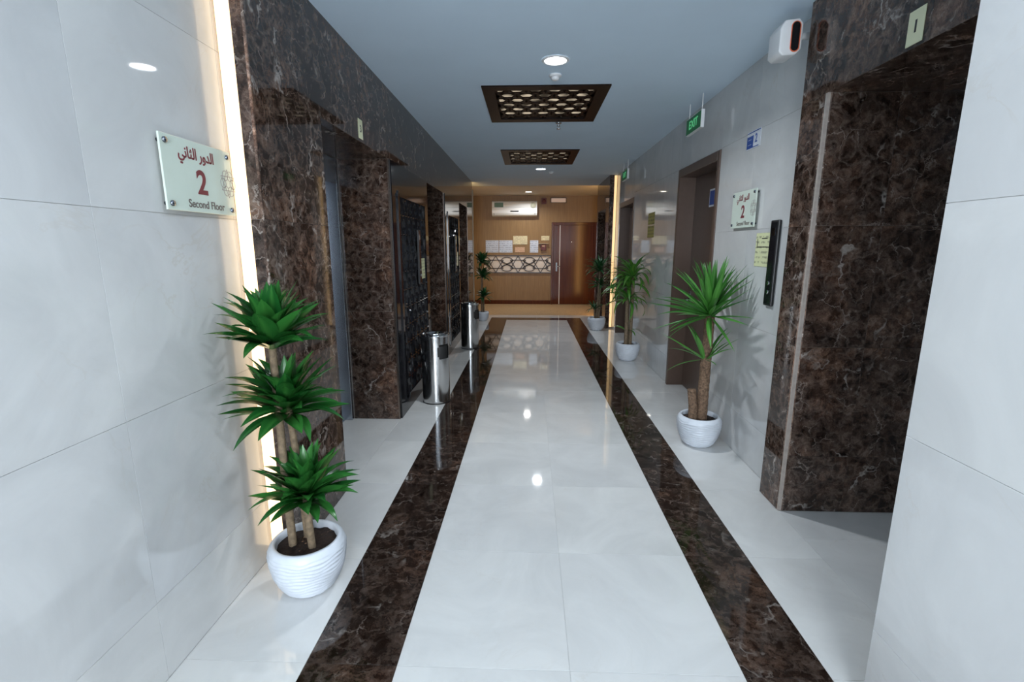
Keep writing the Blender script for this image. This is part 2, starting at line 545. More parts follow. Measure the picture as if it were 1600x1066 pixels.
TEXT_CACHE = {}
def text(name, body, mat, height, parent, loc, squeeze=1.0, depth=0.0006, align='CENTER', bold=0.0):
    key = (body, height, squeeze, depth, bold, align)
    if key not in TEXT_CACHE:
        c = bpy.data.curves.new('lettering', 'FONT')
        c.body = body; c.align_x = align; c.align_y = 'CENTER'
        c.size = height; c.extrude = depth; c.offset = bold
        o = bpy.data.objects.new('lettering', c); COL.objects.link(o)
        dg = bpy.context.evaluated_depsgraph_get()
        me = bpy.data.meshes.new_from_object(o.evaluated_get(dg))
        for v in me.vertices: v.co.x *= squeeze
        bpy.data.objects.remove(o); bpy.data.curves.remove(c)
        TEXT_CACHE[key] = me
    me = TEXT_CACHE[key].copy()
    me.materials.clear()
    return link(name, me, mat, parent, loc)

def area_lamp(name, parent, loc, size, power, col, spread=160, rot=(0, 0, 0), shape='DISK', size_y=None):
    l = bpy.data.lights.new(name, 'AREA')
    l.shape = shape; l.size = size
    if size_y: l.size_y = size_y
    l.energy = power; l.color = col; l.spread = math.radians(spread)
    o = bpy.data.objects.new(name, l); COL.objects.link(o)
    o.location = loc; o.rotation_euler = rot
    o.parent = parent
    return o

# ------------------------------------------------------------------ measures of the place (metres)
ZC = 2.91                      # hall ceiling
XL, XLP = -1.35, -1.21         # near left wall, marble elevator front
XR, XRC, XRN = 1.63, 1.54, 1.18  # right wall, marble corner, near right wall
XRF = 1.49                     # far right marble front
YB = -3.2                      # wall behind the camera
YE = 13.4                      # end wall
Y_HALL = 11.0
ROW0, ROW = 1.555, 0.72        # floor joints
ZJ = [0.0, 0.32, 1.02, 1.72, 2.42, ZC]

# ------------------------------------------------------------------ floor
floor = boxes('floor', 'grout', [(-2.6, 2.6, YB-0.1, YE+0.1, -0.12, -T)])
tag(floor, 'polished cream marble floor with two dark marble stripes along the hall', 'floor', kind='structure')
rows = steps(YB, 10.46, ROW, ROW0)
tiles_z(floor, 'floor_marble', 0.0, 1, [-0.505, 0.165, 0.825], rows)
srows = steps(YB, 10.46, ROW, ROW0)
tiles_z(floor, 'dark_floor_marble', 0.0, 1, [-0.865, -0.505], srows, 'stripe_tile')
tiles_z(floor, 'dark_floor_marble', 0.0, 1, [0.825, 1.15], srows, 'stripe_tile')
tiles_z(floor, 'dark_floor_marble', 0.0, 1, [-0.865, -0.505, 0.165, 0.825, 1.15], [10.46, 10.80], 'stripe_tile')
tiles_z(floor, 'floor_marble', 0.0, 1, [XL, -0.865], steps(YB, 2.19, ROW, ROW0))
tiles_z(floor, 'floor_marble', 0.0, 1, [XLP, -0.865], steps(2.19, 10.80, ROW, ROW0))
tiles_z(floor, 'floor_marble', 0.0, 1, [1.15, XRN], steps(YB, 1.45, ROW, ROW0))
tiles_z(floor, 'floor_marble', 0.0, 1, [1.15, XRC], steps(1.45, 2.98, ROW, ROW0))
tiles_z(floor, 'floor_marble', 0.0, 1, [1.15, XR], steps(2.98, 9.40, ROW, ROW0))
tiles_z(floor, 'floor_marble', 0.0, 1, [1.15, XRF], steps(9.40, 10.80, ROW, ROW0))
tiles_z(floor, 'floor_marble', 0.0, 1, [-1.21, -0.505, 0.165, 0.825, 1.49], [10.80, 11.20])
tiles_z(floor, 'floor_marble', 0.0, 1, [XRC, 2.44], [1.45, 2.45, 2.74])
OPEN_L = [(2.90, 4.23), (5.72, 6.88), (8.27, 9.45)]
for a, b in OPEN_L:
    tiles_z(floor, 'floor_marble', 0.0, 1, [-1.80, XLP], [a, b])
tiles_z(floor, 'floor_marble', 0.0, 1, [XRF, 1.83], [9.78, 10.85])
for a, b in ((4.37, 5.53), (7.80, 8.98)):
    tiles_z(floor, 'floor_marble', 0.0, 1, [XR, 1.80], [a, b])
tiles_z(floor, 'carpet', 0.0, 1, [-2.4, 2.05], [11.20, YE], 'carpet')

# ------------------------------------------------------------------ ceiling with two sunk screens
GR = [(-0.415, 0.662, 4.285, 5.445), (-0.415, 0.675, 6.965, 8.155)]
FR = 0.105                                  # width of the dark frame round a screen
holes = [(a+0.02, b-0.02, c+0.02, d-0.02) for a, b, c, d in GR]
cb = []
ycur = YB-0.1
for a, b, c, d in holes:
    cb.append((-2.4, 2.6, ycur, c, ZC, ZC+0.06))
    cb.append((-2.4, a, c, d, ZC, ZC+0.06)); cb.append((b, 2.6, c, d, ZC, ZC+0.06))
    ycur = d
cb.append((-2.4, 2.6, ycur, Y_HALL, ZC, ZC+0.06))
ceiling = boxes('ceiling', 'ceiling_paint', cb)
tag(ceiling, 'smooth blue-grey painted hall ceiling', 'ceiling', kind='structure')
c2 = boxes('ceiling_lobby', 'lobby_paint', [(-2.5, 2.15, Y_HALL, YE+0.1, ZC+0.035, ZC+0.095)])
tag(c2, 'warm lit ceiling over the far end of the hall', 'ceiling', kind='structure')

# ------------------------------------------------------------------ near left wall
wl = boxes('wall_left', 'grout', [(-1.60, XL-T, YB, 2.34, 0, ZC)])
tag(wl, 'pale polished marble wall beside the near potted plant', 'wall', kind='structure')
tiles_x(wl, 'wall_marble', XL, 1, steps(YB, 2.34, 0.72, 1.47), ZJ)

# ------------------------------------------------------------------ marble elevator front on the left
Z_SOF = 2.33
PIERS = [(2.19, 2.90), (4.23, 5.72), (6.88, 8.27), (9.45, 10.30)]
core = [(-1.27+0.0, XLP-T, 2.19+T, 2.34, 0, ZC), (-1.95, XLP-T, 2.34, 2.90-T, 0, ZC)]
for a, b in PIERS[1:]:
    core.append((-1.95, XLP-T, a+T, b-T, 0, ZC))
for a, b in OPEN_L:
    core.append((-1.95, XLP-T, a-T, b+T, Z_SOF+T, ZC))
wlp = boxes('wall_left_marble', 'dark_grout', core)
tag(wlp, 'dark brown marble wall around the row of elevators', 'wall', kind='structure')
zp = [0.0, 0.32, 1.02, 1.72, Z_SOF]
tiles_x(wlp, 'dark_marble', XLP, 1, [2.19, 2.90], zp)
tiles_y(wlp, 'dark_marble', 2.19, -1, [-1.27, XLP], zp + [ZC])
tiles_x(wlp, 'dark_marble', XLP, 1, [9.45, 10.30], zp)
for a, b in PIERS[1:3]: tiles_x(wlp, 'dark_marble', XLP, 1, [a, (a+b)/2, b], zp)
tiles_y(wlp, 'dark_marble', 10.30, 1, [-1.90, XLP], zp + [ZC])
tiles_x(wlp, 'dark_marble', XLP, 1, steps(2.19, 10.30, 1.36, 2.19), [Z_SOF, ZC])
for a, b in OPEN_L:
    tiles_y(wlp, 'dark_marble', b, -1, [-1.645, XLP-T], [0, 1.02, Z_SOF])
    tiles_y(wlp, 'dark_marble', a, 1, [-1.645, XLP-T], [0, 1.02, Z_SOF])
    tiles_z(wlp, 'dark_marble', Z_SOF, -1, [-1.645, XLP-T], [a, b])
    box('corner_trim', 'bronze', (XLP-0.012, XLP+0.001, b-0.003, b+0.016, 0.0, Z_SOF), wlp)
box('corner_trim', 'marble_edge', (XLP-0.010, XLP+0.001, 2.189, 2.198, 0.0, ZC), wlp)

# wooden upright that closes the marble front at its far end
tag(box('trim_1', 'trim_wood', (-1.26, -1.20, 10.31, 10.40, 0.0, 2.76), None, 0.003),
    'slim pale wooden upright at the far end of the dark marble wall', 'trim', kind='structure')

def elevator_door(n, x, a, b, z1, side, label):
    """two steel leaves in a steel frame, set back in a recess; side +1 faces +x"""
    r = thing('door_%d' % n, label, 'door', (x, (a+b)/2, 0), kind='structure')
    h = (b-a)/2
    s = side
    def X(u0, u1): return (min(u0*s, u1*s), max(u0*s, u1*s))
    box('jamb', 'jamb_steel', (*X(0.0, 0.150), -h+0.002, -h+0.05, 0.0, z1-0.004), r, 0.003)
    box('jamb', 'jamb_steel', (*X(0.0, 0.150), h-0.05, h-0.002, 0.0, z1-0.004), r, 0.003)
    box('header', 'jamb_steel', (*X(0.0, 0.150), -h+0.05, h-0.05, 2.12, z1-0.004), r, 0.003)
    box('door_leaf', 'steel', (*X(-0.02, 0.012), -h+0.05, -0.002, 0.004, 2.12), r, 0.002)
    box('door_leaf', 'steel', (*X(-0.02, 0.012), 0.002, h-0.05, 0.004, 2.12), r, 0.002)
    box('sill', 'steel', (*X(0.012, 0.085), -h+0.05, h-0.05, 0.0, 0.008), r)
    return r
elevator_door(1, -1.80, *OPEN_L[0], Z_SOF, 1, 'steel elevator door in the nearest recess of the left marble wall')
elevator_door(2, -1.80, *OPEN_L[1], Z_SOF, 1, 'steel elevator door in the middle recess of the left marble wall')
elevator_door(3, -1.80, *OPEN_L[2], Z_SOF, 1, 'steel elevator door in the farthest recess of the left marble wall')

# ------------------------------------------------------------------ right side
wrn = boxes('wall_right_near', 'grout', [(XRN+T, 1.60, YB, 1.45-T, 0, ZC), (1.60, 2.48, 1.20, 1.45-T, 0, ZC)])
tag(wrn, 'pale polished marble wall at the right edge of the picture', 'wall', kind='structure')
tiles_x(wrn, 'wall_marble', XRN, -1, steps(YB, 1.45, 0.72, 0.73), ZJ)
tiles_y(wrn, 'wall_marble', 1.45, 1, [XRN+T, XRC], ZJ)

Z_SOFR = 2.385
wrc = boxes('wall_right_marble', 'dark_grout', [(XRC+T, 2.48, 2.74+T, 2.98, 0, ZC), (XRC+T, 2.48, 1.45, 2.74+T, Z_SOFR+T, ZC)])
tag(wrc, 'dark marble corner and recess of the elevator marked 1', 'wall', kind='structure')
zr = [0.0, 0.36, 1.03, 1.71, Z_SOFR]
tiles_x(wrc, 'dark_marble', XRC, -1, [2.765, 2.98], zr + [ZC])
tiles_x(wrc, 'dark_marble', XRC, -1, [1.45, 2.10, 2.765], [Z_SOFR, ZC])
tiles_y(wrc, 'dark_marble', 2.74, -1, [1.565, 1.915, 2.30], zr)
tiles_z(wrc, 'dark_marble', Z_SOFR, -1, [XRC, 1.915, 2.30], [1.45, 2.10, 2.74])
bm = bmesh.new()                              # polished chamfer on the corner
for z0, z1 in ((0.0, Z_SOFR),):
    p = [(XRC, 2.765), (1.565, 2.74), (1.575, 2.755), (1.55, 2.775)]
    lo = [bm.verts.new((x, y, z0)) for x, y in p]; hi = [bm.verts.new((x, y, z1)) for x, y in p]
    bm.faces.new(lo[::-1]); bm.faces.new(hi)
    for k in range(4): bm.faces.new((lo[k], lo[(k+1) % 4], hi[(k+1) % 4], hi[k]))
link('corner_trim', bm_done(bm, 'corner_trim'), 'marble_edge', wrc)
elevator_door(4, 2.452, 1.45, 2.74, Z_SOFR, -1, 'elevator door deep in the recess marked 1 on the right')

D1, D2 = (4.37, 5.53, 2.415), (7.80, 8.98, 2.36)
wr = boxes('wall_right', 'grout', [
    (XR+T, 2.0, 2.98, D1[0], 0, ZC), (XR+T, 2.0, D1[1], D2[0], 0, ZC), (XR+T, 2.0, D2[1], 9.46, 0, ZC),
    (XR+T, 2.0, D1[0], D1[1], D1[2], ZC), (XR+T, 2.0, D2[0], D2[1], D2[2], ZC)])
tag(wr, 'pale polished marble wall with two brown doors on the right', 'wall', kind='structure')
for a, b in ((2.98, D1[0]), (D1[1], D2[0]), (D2[1], 9.46)):
    tiles_x(wr, 'wall_marble', XR, -1, steps(a, b, 0.72, 3.01), ZJ)
for a, b, z in (D1, D2):
    tiles_x(wr, 'wall_marble', XR, -1, steps(a, b, 0.72, 3.01), [z, ZC])

def brown_door(n, d, label):
    a, b, z = d
    r = thing('door_%d' % n, label, 'door', (XR, (a+b)/2, 0), kind='structure')
    h = (b-a)/2
    fr = boxes('door_frame', 'brown_metal', [
        (-0.012, 0.19, -h+0.002, -h+0.055, 0, z-0.002), (-0.012, 0.19, h-0.055, h-0.002, 0, z-0.002),
        (-0.012, 0.19, -h+0.055, h-0.055, z-0.085, z-0.002)], r, 0.004)
    box('door_leaf', 'brown_metal', (0.165, 0.20, -h+0.057, h-0.057, 0.006, z-0.088), r, 0.002)
    hd = tube('door_handle', 'steel', [(0.165, h-0.13, 1.02), (0.115, h-0.13, 1.02), (0.105, h-0.15, 1.02), (0.105, h-0.25, 1.02)], 0.009, r)
    box('handle_plate', 'steel', (0.158, 0.165, h-0.15, h-0.11, 0.93, 1.11), hd, 0.002)
    return r
brown_door(5, D1, 'brown metal door recessed in the pale right wall behind the spiky plant')
brown_door(6, D2, 'farther brown metal door in the pale right wall, partly hidden by foliage')

# far right marble front with its own elevator recess
wrf = boxes('wall_right_far', 'dark_grout', [
    (XRF+T, XRF+0.085, 9.40+T, 9.46, 0, ZC), (XRF+T, 2.0, 9.46, 9.78-T, 0, ZC), (XRF+T, 2.0, 10.85+T, 11.05, 0, ZC),
    (XRF+T, 2.0, 9.78-T, 10.85+T, Z_SOF+T, ZC)])
tag(wrf, 'dark marble wall around the far elevator on the right', 'wall', kind='structure')
tiles_x(wrf, 'dark_marble', XRF, -1, [9.40, 9.78], zp)
tiles_x(wrf, 'dark_marble', XRF, -1, [10.85, 11.05], zp)
tiles_x(wrf, 'dark_marble', XRF, -1, [9.40, 10.2, 11.05], [Z_SOF, ZC])
tiles_y(wrf, 'dark_marble', 9.40, -1, [XRF, XRF+0.085], zp + [ZC])
tiles_y(wrf, 'dark_marble', 10.85, -1, [XRF+T, 1.83], [0, 1.02, Z_SOF])
tiles_y(wrf, 'dark_marble', 9.78, 1, [XRF+T, 1.83], [0, 1.02, Z_SOF])
elevator_door(7, 1.982, 9.78, 10.85, Z_SOF, -1, 'elevator door in the far marble recess on the right')

# ------------------------------------------------------------------ far end of the hall
we = boxes('wall_end', 'wallpaper', [(-2.5, 2.15, YE, YE+0.12, 0, ZC+0.035)])
tag(we, 'brown grained wallpaper wall at the far end of the hall', 'wall', kind='structure')
tag(boxes('wall_lobby_left', 'wallpaper', [(-2.5, -2.4, 10.9, YE, 0, ZC+0.035), (-2.5, -1.95, 10.33, 10.9, 0, ZC+0.035)]),
    'brown side wall left of the far end', 'wall', kind='structure')
tag(boxes('wall_lobby_right', 'wallpaper', [(2.05, 2.15, 11.05, YE, 0, ZC+0.035)]),
    'brown side wall right of the far end', 'wall', kind='structure')
tag(box('baseboard_end', 'door_wood', (-2.39, 0.585, YE-0.018, YE-0.001, 0.0, 0.11), None, 0.003),
    'dark red-brown baseboard along the far wall', 'baseboard', kind='structure')
def end_door():
    r = thing('door_8', 'red-brown wooden door of two unequal leaves in the far wall', 'door', (0.59, YE, 0), kind='structure')
    W, Hh = 1.22, 2.24
    boxes('door_frame', 'door_wood', [(0, 0.055, -0.05, -0.001, 0, Hh), (W-0.075, W, -0.05, -0.001, 0, Hh), (0.055, W-0.075, -0.05, -0.001, Hh-0.075, Hh)], r, 0.004)
    box('door_leaf', 'door_wood', (0.058, 0.222, -0.036, -0.002, 0.008, Hh-0.078), r, 0.002)
    box('door_leaf', 'door_wood', (0.238, W-0.078, -0.036, -0.002, 0.008, Hh-0.078), r, 0.002)
    tag(box('lit_gap_strip', 'white_plastic', (0.221, 0.239, -0.044, -0.002, 0.008, Hh-0.078), r, 0.002), 'white strip standing in for the lit gap between the leaves')  # light in the gap between the leaves, painted as a white strip
    hd = box('handle_plate', 'chrome', (0.125, 0.165, -0.046, -0.0365, 0.92, 1.16), r, 0.003)
    bm = bmesh.new(); bm_tube(bm, [(0.145, -0.046, 1.06), (0.145, -0.085, 1.06), (0.16, -0.092, 1.06), (0.25, -0.092, 1.055)], 0.010)
    link('door_handle', bm_done(bm, 'door_handle', True), 'chrome', r)
    me = lathe_mesh('peephole', [(0, 0), (0.016, 0), (0.016, 0.006), (0.008, 0.010), (0, 0.008)], 16)
    link('peephole', me, 'chrome', r, (0.55, -0.036, 1.72), (math.pi/2, 0, 0))
end_door()

# wall behind the camera; its window is added, unseen, for cool fill light
wb = boxes('wall_back', 'back_plaster', [(-1.6, -0.95, YB-0.15, YB, 0, ZC), (0.78, 1.5, YB-0.15, YB, 0, ZC),
                                         (-0.95, 0.78, YB-0.15, YB, 0, 0.75), (-0.95, 0.78, YB-0.15, YB, 2.6, ZC)])
tag(wb, 'plain plaster wall behind the viewer with an added window opening', 'wall', kind='structure')
fill_win = thing('fill_window_1', 'added white framed window behind the viewer, unseen, for fill light', 'window', (-0.085, YB-0.07, 0.75), kind='structure')
boxes('fill_window_frame', 'white_plastic', [(-0.865, -0.815, -0.03, 0.03, 0, 1.85), (0.815, 0.865, -0.03, 0.03, 0, 1.85),
      (-0.815, 0.815, -0.03, 0.03, 0, 0.05), (-0.815, 0.815, -0.03, 0.03, 1.80, 1.85), (-0.02, 0.02, -0.03, 0.03, 0.05, 1.80)], fill_win)
area_lamp('fill_lamp', fill_win, (0, -0.12, 0.93), 1.6, WIN_FILL_W, COOL, 180, (math.pi/2, 0, 0), 'RECTANGLE', 1.75)

# ------------------------------------------------------------------ LED strips in the gaps beside the marble
def led(name, label, mat, b, cat='LED strip'):
    x0, x1, y0, y1, z0, z1 = b
    r = thing(name, label, cat, ((x0+x1)/2, (y0+y1)/2, z0))
    w, d, h = (x1-x0)/2, (y1-y0)/2, z1-z0
    box('diffuser', mat, (-w, w, -d, d, 0.0, h), r, 0.002)
    boxes('profile', 'white_plastic', [(-w, w, d, d+0.006, 0.0, h)], r)
    return r
led('led_strip', 'glowing warm LED strip between pale wall and dark marble at left', 'led_strip', (XL+0.009, -1.274, 2.200, 2.214, 0.06, ZC-0.01))
led('led_strip', 'warm LED strip beside the far right marble front', 'led_far', (XRF+0.088, XR-0.006, 9.408, 9.422, 0.03, ZC-0.01))
r_ = led('led_strip', 'warm LED strip hidden behind the far end of the left marble wall', 'led_hidden', (-1.36, -1.28, 10.318, 10.330, 0.10, ZC-0.02))
r_.rotation_euler = (0, 0, math.pi)
r_ = led('led_strip', 'warm LED strip hidden behind the far end of the right marble wall', 'led_hidden', (1.52, 1.62, 11.058, 11.070, 0.10, ZC-0.02))
r_.rotation_euler = (0, 0, math.pi)

# ------------------------------------------------------------------ ceiling fittings
def downlight(label, x, y, z, power, warm=False, spread=150):
    r = thing('downlight', label, 'downlight', (x, y, z), 'round recessed ceiling downlights')
    me = lathe_mesh('trim_ring', [(0.078, -0.001), (0.080, -0.008), (0.092, -0.007), (0.100, -0.001)], 40)
    link('trim_ring', me, 'white_plastic', r)
    me = lathe_mesh('diffuser', [(0.0, -0.0025), (0.079, -0.0025), (0.079, -0.0005), (0.0, -0.0005)], 40)
    link('diffuser', me, 'lamp_face_warm' if warm else 'lamp_face', r)
    area_lamp('lamp', r, (0, 0, -0.010), 0.15, power, (1.0, 0.97, 0.93) if warm else COOL, spread)
downlight('round downlight nearest the viewer, above the first ceiling screen', 0.174, 3.755, ZC, DOWN_W)
downlight('small round downlight just beyond the second ceiling screen', 0.178, 8.657, ZC, DOWN_W*0.7)
downlight('warm round downlight before the air conditioner at the far end', -0.042, 12.49, ZC+0.035, LOBBY_W, True)
downlight('added round downlight above the viewer, unseen, for fill light', 0.174, 0.9, ZC, NEAR_FILL_W, spread=170)  # this lamp and the next are added out of view as fill
downlight('added round downlight behind the viewer, unseen, for fill light', 0.174, -1.6, ZC, NEAR_FILL_W, spread=170)

def screen(label, g):
    a, b, c, d = g
    r = thing('ceiling_screen', label, 'ceiling screen', ((a+b)/2, (c+d)/2, ZC), 'star-pattern screens let into the ceiling')
    w, h = (b-a)/2, (d-c)/2
    boxes('frame', 'black_wood', [(-w, w, -h, -h+FR, -0.012, 0.02), (-w, w, h-FR, h, -0.012, 0.02),
                                 (-w, -w+FR, -h+FR, h-FR, -0.012, 0.02), (w-FR, w, -h+FR, h-FR, -0.012, 0.02)], r)
    me = star_lattice('lattice', -w+FR, w-FR, -h+FR, h-FR, 0.165, 0.030, 0.012, -0.002, False)
    link('lattice', me, 'black_wood', r)
    iw, ih = w-FR+0.03, h-FR+0.03
    hs = boxes('housing', 'dark_wood', [(-iw, iw, -ih, -ih+0.01, 0.022, 0.045), (-iw, iw, ih-0.01, ih, 0.022, 0.045),
                                   (-iw, -iw+0.01, -ih, ih, 0.022, 0.045), (iw-0.01, iw, -ih, ih, 0.022, 0.045)], r)
    bm = bmesh.new(); bm_box(bm, -iw, iw, -ih, ih, 0.045, 0.055)
    tag(link('light_panel', bm_done(bm, 'light_panel'), 'grille_glow', r), 'warm backlit panel behind the screen')
screen('dark star-pattern ceiling screen nearer the viewer', GR[0])
screen('dark star-pattern ceiling screen farther down the hall', GR[1])

def detector(label, x, y):
    r = thing('smoke_detector', label, 'smoke detector', (x, y, ZC))
    link('base', lathe_mesh('base', [(0, -0.001), (0.048, -0.001), (0.048, -0.012), (0.040, -0.018), (0, -0.018)], 28), 'white_plastic', r)
    link('sensor_head', lathe_mesh('sensor_head', [(0, -0.018), (0.034, -0.018), (0.030, -0.036), (0.016, -0.042), (0, -0.043)], 28), 'white_plastic', r)
detector('white smoke detector on the ceiling beside the nearest downlight', 0.188, 4.05)
detector('tiny white smoke detector beyond the second ceiling screen', 0.37, 8.98)

def sprinkler(label, x, y):
    r = thing('sprinkler', label, 'sprinkler', (x, y, ZC))
    link('escutcheon', lathe_mesh('escutcheon', [(0, -0.001), (0.036, -0.001), (0.030, -0.010), (0.012, -0.013), (0, -0.013)], 24), 'chrome', r)
    link('nozzle', lathe_mesh('nozzle', [(0.0, -0.013), (0.010, -0.013), (0.009, -0.040), (0.0, -0.040)], 14), 'chrome', r)
    bm = bmesh.new()
    bm_tube(bm, [(0.009, 0, -0.030), (0.018, 0, -0.046), (0.006, 0, -0.062)], 0.003, 6)
    bm_tube(bm, [(-0.009, 0, -0.030), (-0.018, 0, -0.046), (-0.006, 0, -0.062)], 0.003, 6)
    link('yoke', bm_done(bm, 'yoke', True), 'chrome', r)
    link('deflector', lathe_mesh('deflector', [(0, -0.062), (0.024, -0.062), (0.024, -0.065), (0, -0.065)], 16), 'chrome', r)
sprinkler('small chrome sprinkler below the far edge of the nearer ceiling screen', 0.30, 5.52)

# ------------------------------------------------------------------ signs with lettering
AR_SECOND = '\ufef2\ufee7\ufe8e\ufe9c\ufedf\ufe8d \ufead\ufeed\ufeaa\ufedf\ufe8d'

def ornament(parent, cu, cv, s, w0):
    """outline of an interlaced star"""
    bm = bmesh.new()
    for rot in (0, 60):
        a = [math.radians(90 + rot + 120*k) for k in range(3)]
        p = [(cu + s*math.cos(t), cv + s*math.sin(t)*1.15) for t in a]
        for k in range(3): bm_bar(bm, p[k], p[(k+1) % 3], s*0.05, 0.0006, w0)
    for k in range(6):
        t = math.radians(60*k)
        x, y = cu + s*0.62*math.cos(t), cv + s*0.72*math.sin(t)
        q = [(x + s*0.36*math.cos(2*math.pi*j/12), y + s*0.40*math.sin(2*math.pi*j/12)) for j in range(12)]
        for j in range(12): bm_bar(bm, q[j], q[(j+1) % 12], s*0.045, 0.0006, w0)
    link('ornament', bm_done(bm, 'ornament'), 'ink_pale', parent)

def floor_sign(label, loc, basis, w, h):
    r = thing('floor_sign', label, 'floor sign', loc, 'clear acrylic floor number signs', basis)
    bm = bmesh.new(); bm_box(bm, -w/2, w/2, -h/2, h/2, 0.018, 0.026, 0.0015)
    pl = link('plate', bm_done(bm, 'plate'), 'acrylic', r)
    for su in (-1, 1):
        for sv in (-1, 1):
            me = lathe_mesh('standoff', [(0, 0.0), (0.007, 0.0), (0.007, 0.018), (0.0105, 0.026), (0.0105, 0.033), (0, 0.034)], 14)
            link('standoff', me, 'dark_steel', r, (su*(w/2-0.024), sv*(h/2-0.024), 0.0))
    f = 0.0268
    text('arabic_lettering', AR_SECOND, 'ink_red', 0.058, pl, (-0.015, h*0.31, f), 0.84, bold=0.0012)
    text('numeral', '2', 'ink_red', 0.128, pl, (0.0, -0.022, f), 0.98, bold=0.003)
    text('english_lettering', 'Second Floor', 'ink_grey', 0.043, pl, (0.018, -h*0.385, f), 0.95, bold=0.0004)
    ornament(pl, w*0.42, 0.0, h*0.19, f-0.0008)
    return r
floor_sign('acrylic Second Floor sign on the near left wall beside the glowing strip', (XL+0.0005, 1.963, 1.868), ON_LEFT, 0.41, 0.27)
floor_sign('acrylic floor sign with numeral 2 on the right wall above yellow notice', (XR-0.0005, 3.78, 1.873), ON_RIGHT, 0.40, 0.27)

def number_sticker(label, loc, basis, body, w=0.085, h=0.13):
    r = thing('number_sticker', label, 'sticker', loc, 'elevator number stickers', basis)
    bm = bmesh.new(); bm_box(bm, -w/2, w/2, -h/2, h/2, 0.0005, 0.003)
    pl = link('plate', bm_done(bm, 'plate'), 'sticker', r)
    text('numeral', body, 'ink_black', h*0.5, pl, (0, 0.0, 0.0034), 1.0, bold=0.0015)
number_sticker('yellow sticker numbered 1 on the dark marble above the right recess', (XRC-0.0005, 2.175, Z_SOFR+0.078), ON_RIGHT, '1')
number_sticker('small pale sticker numbered 3 above the nearest left elevator', (XLP+0.0005, 3.57, Z_SOF+0.085), ON_LEFT, '3')

def flat_sign(name, label, cat, loc, basis, w, h, mat, group=None, t=0.002):
    o = thing(name, label, cat, loc, group, basis)
    bm = bmesh.new(); bm_box(bm, -w/2, w/2, -h/2, h/2, 0.0005, t+0.0005)
    p = link('sheet', bm_done(bm, 'sheet'), mat, o)
    return o

o = flat_sign('wall_notice', 'yellow paper notice with black lines on the right wall beside call panel', 'notice', (XR-0.0005, 3.462, 1.576), ON_RIGHT, 0.215, 0.232, 'yellow_notice')
bm = bmesh.new()
bm_box(bm, -0.085, -0.078, 0.02, 0.075, 0.0028, 0.0034); bm_box(bm, -0.085, 0.09, 0.016, 0.022, 0.0028, 0.0034)
bm_box(bm, -0.02, 0.06, 0.075, 0.081, 0.0028, 0.0034)
link('print_lines', bm_done(bm, 'print_lines'), 'ink_black', o)
o = flat_sign('wall_notice', 'olive yellow notice in two parts on the right wall between brown doors', 'notice', (XR-0.0005, 6.67, 1.88), ON_RIGHT, 0.34, 0.155, 'olive_notice')
o.location.z = 1.965
bm = bmesh.new(); bm_box(bm, -0.17, 0.17, -0.25, -0.095, 0.0005, 0.0025)
link('lower_sheet', bm_done(bm, 'lower_sheet'), 'olive_notice', o)

def blue_sign(label, loc):
    r = thing('wall_sign', label, 'sign', loc, None, ON_RIGHT)
    bm = bmesh.new(); bm_box(bm, -0.108, 0.108, -0.062, 0.062, 0.0005, 0.004)
    link('plate', bm_done(bm, 'plate'), 'white_print', r)
    bm = bmesh.new()
    bm_box(bm, -0.104, -0.002, -0.056, 0.030, 0.0042, 0.0050); bm_box(bm, -0.104, 0.104, 0.050, 0.057, 0.0042, 0.0050)
    bm_box(bm, -0.002, 0.085, -0.056, -0.050, 0.0042, 0.0050)
    link('blue_field', bm_done(bm, 'blue_field'), 'blue_print', r)
    for v in (-0.030, 0.005):
        bm = bmesh.new(); bm_box(bm, -0.085, -0.030, v-0.0015, v+0.0015, 0.0052, 0.0056)
        link('print_line', bm_done(bm, 'print_line'), 'white_print', r)
    text('numeral', '2', 'blue_print', 0.085, r, (0.042, 0.0, 0.0048), 0.9, bold=0.001)
blue_sign('small blue and white sign high on the right wall near the dark marble corner', (XR-0.0005, 3.762, 2.366))
r = thing('wall_sign', 'small blue sign inside the near side of the brown door recess', 'sign', (XR+0.164, 4.93, 2.07), None, ON_RIGHT)
bm = bmesh.new(); bm_box(bm, -0.095, 0.095, -0.085, 0.085, 0.0005, 0.003)
link('plate', bm_done(bm, 'plate'), 'white_print', r)
bm = bmesh.new(); bm_box(bm, -0.083, 0.083, -0.068, 0.068, 0.0032, 0.004)
link('blue_field', bm_done(bm, 'blue_field'), 'blue_print', r)

# ------------------------------------------------------------------ call panels
def call_panel(label, loc, basis, sticker=False, w=0.105, h=0.565):
    r = thing('call_panel', label, 'call panel', loc, 'black elevator call panels', basis)
    bm = bmesh.new(); bm_box(bm, -w/2, w/2, -h/2, h/2, 0.0005, 0.022, 0.006, 2)
    link('body', bm_done(bm, 'body'), 'black_plastic', r)
    bm = bmesh.new(); bm_box(bm, -w/2+0.012, w/2-0.012, -h/2+0.015, h/2-0.015, 0.022, 0.0235)
    gf = link('glass_front', bm_done(bm, 'glass_front'), 'black_gloss', r)
    for v in (-0.13, -0.19):
        me = lathe_mesh('button', [(0, 0.0235), (0.014, 0.0235), (0.014, 0.0275), (0.010, 0.029), (0, 0.029)], 18)
        link('button', me, 'chrome', gf, (0, v, 0))
    bm = bmesh.new(); bm_box(bm, -0.022, 0.022, h/2-0.10, h/2-0.05, 0.0236, 0.0242)
    link('display', bm_done(bm, 'display'), 'dark_steel', gf)
call_panel('tall black call panel on the right wall beside the dark marble corner', (XR-0.0005, 3.287, 1.487), ON_RIGHT)

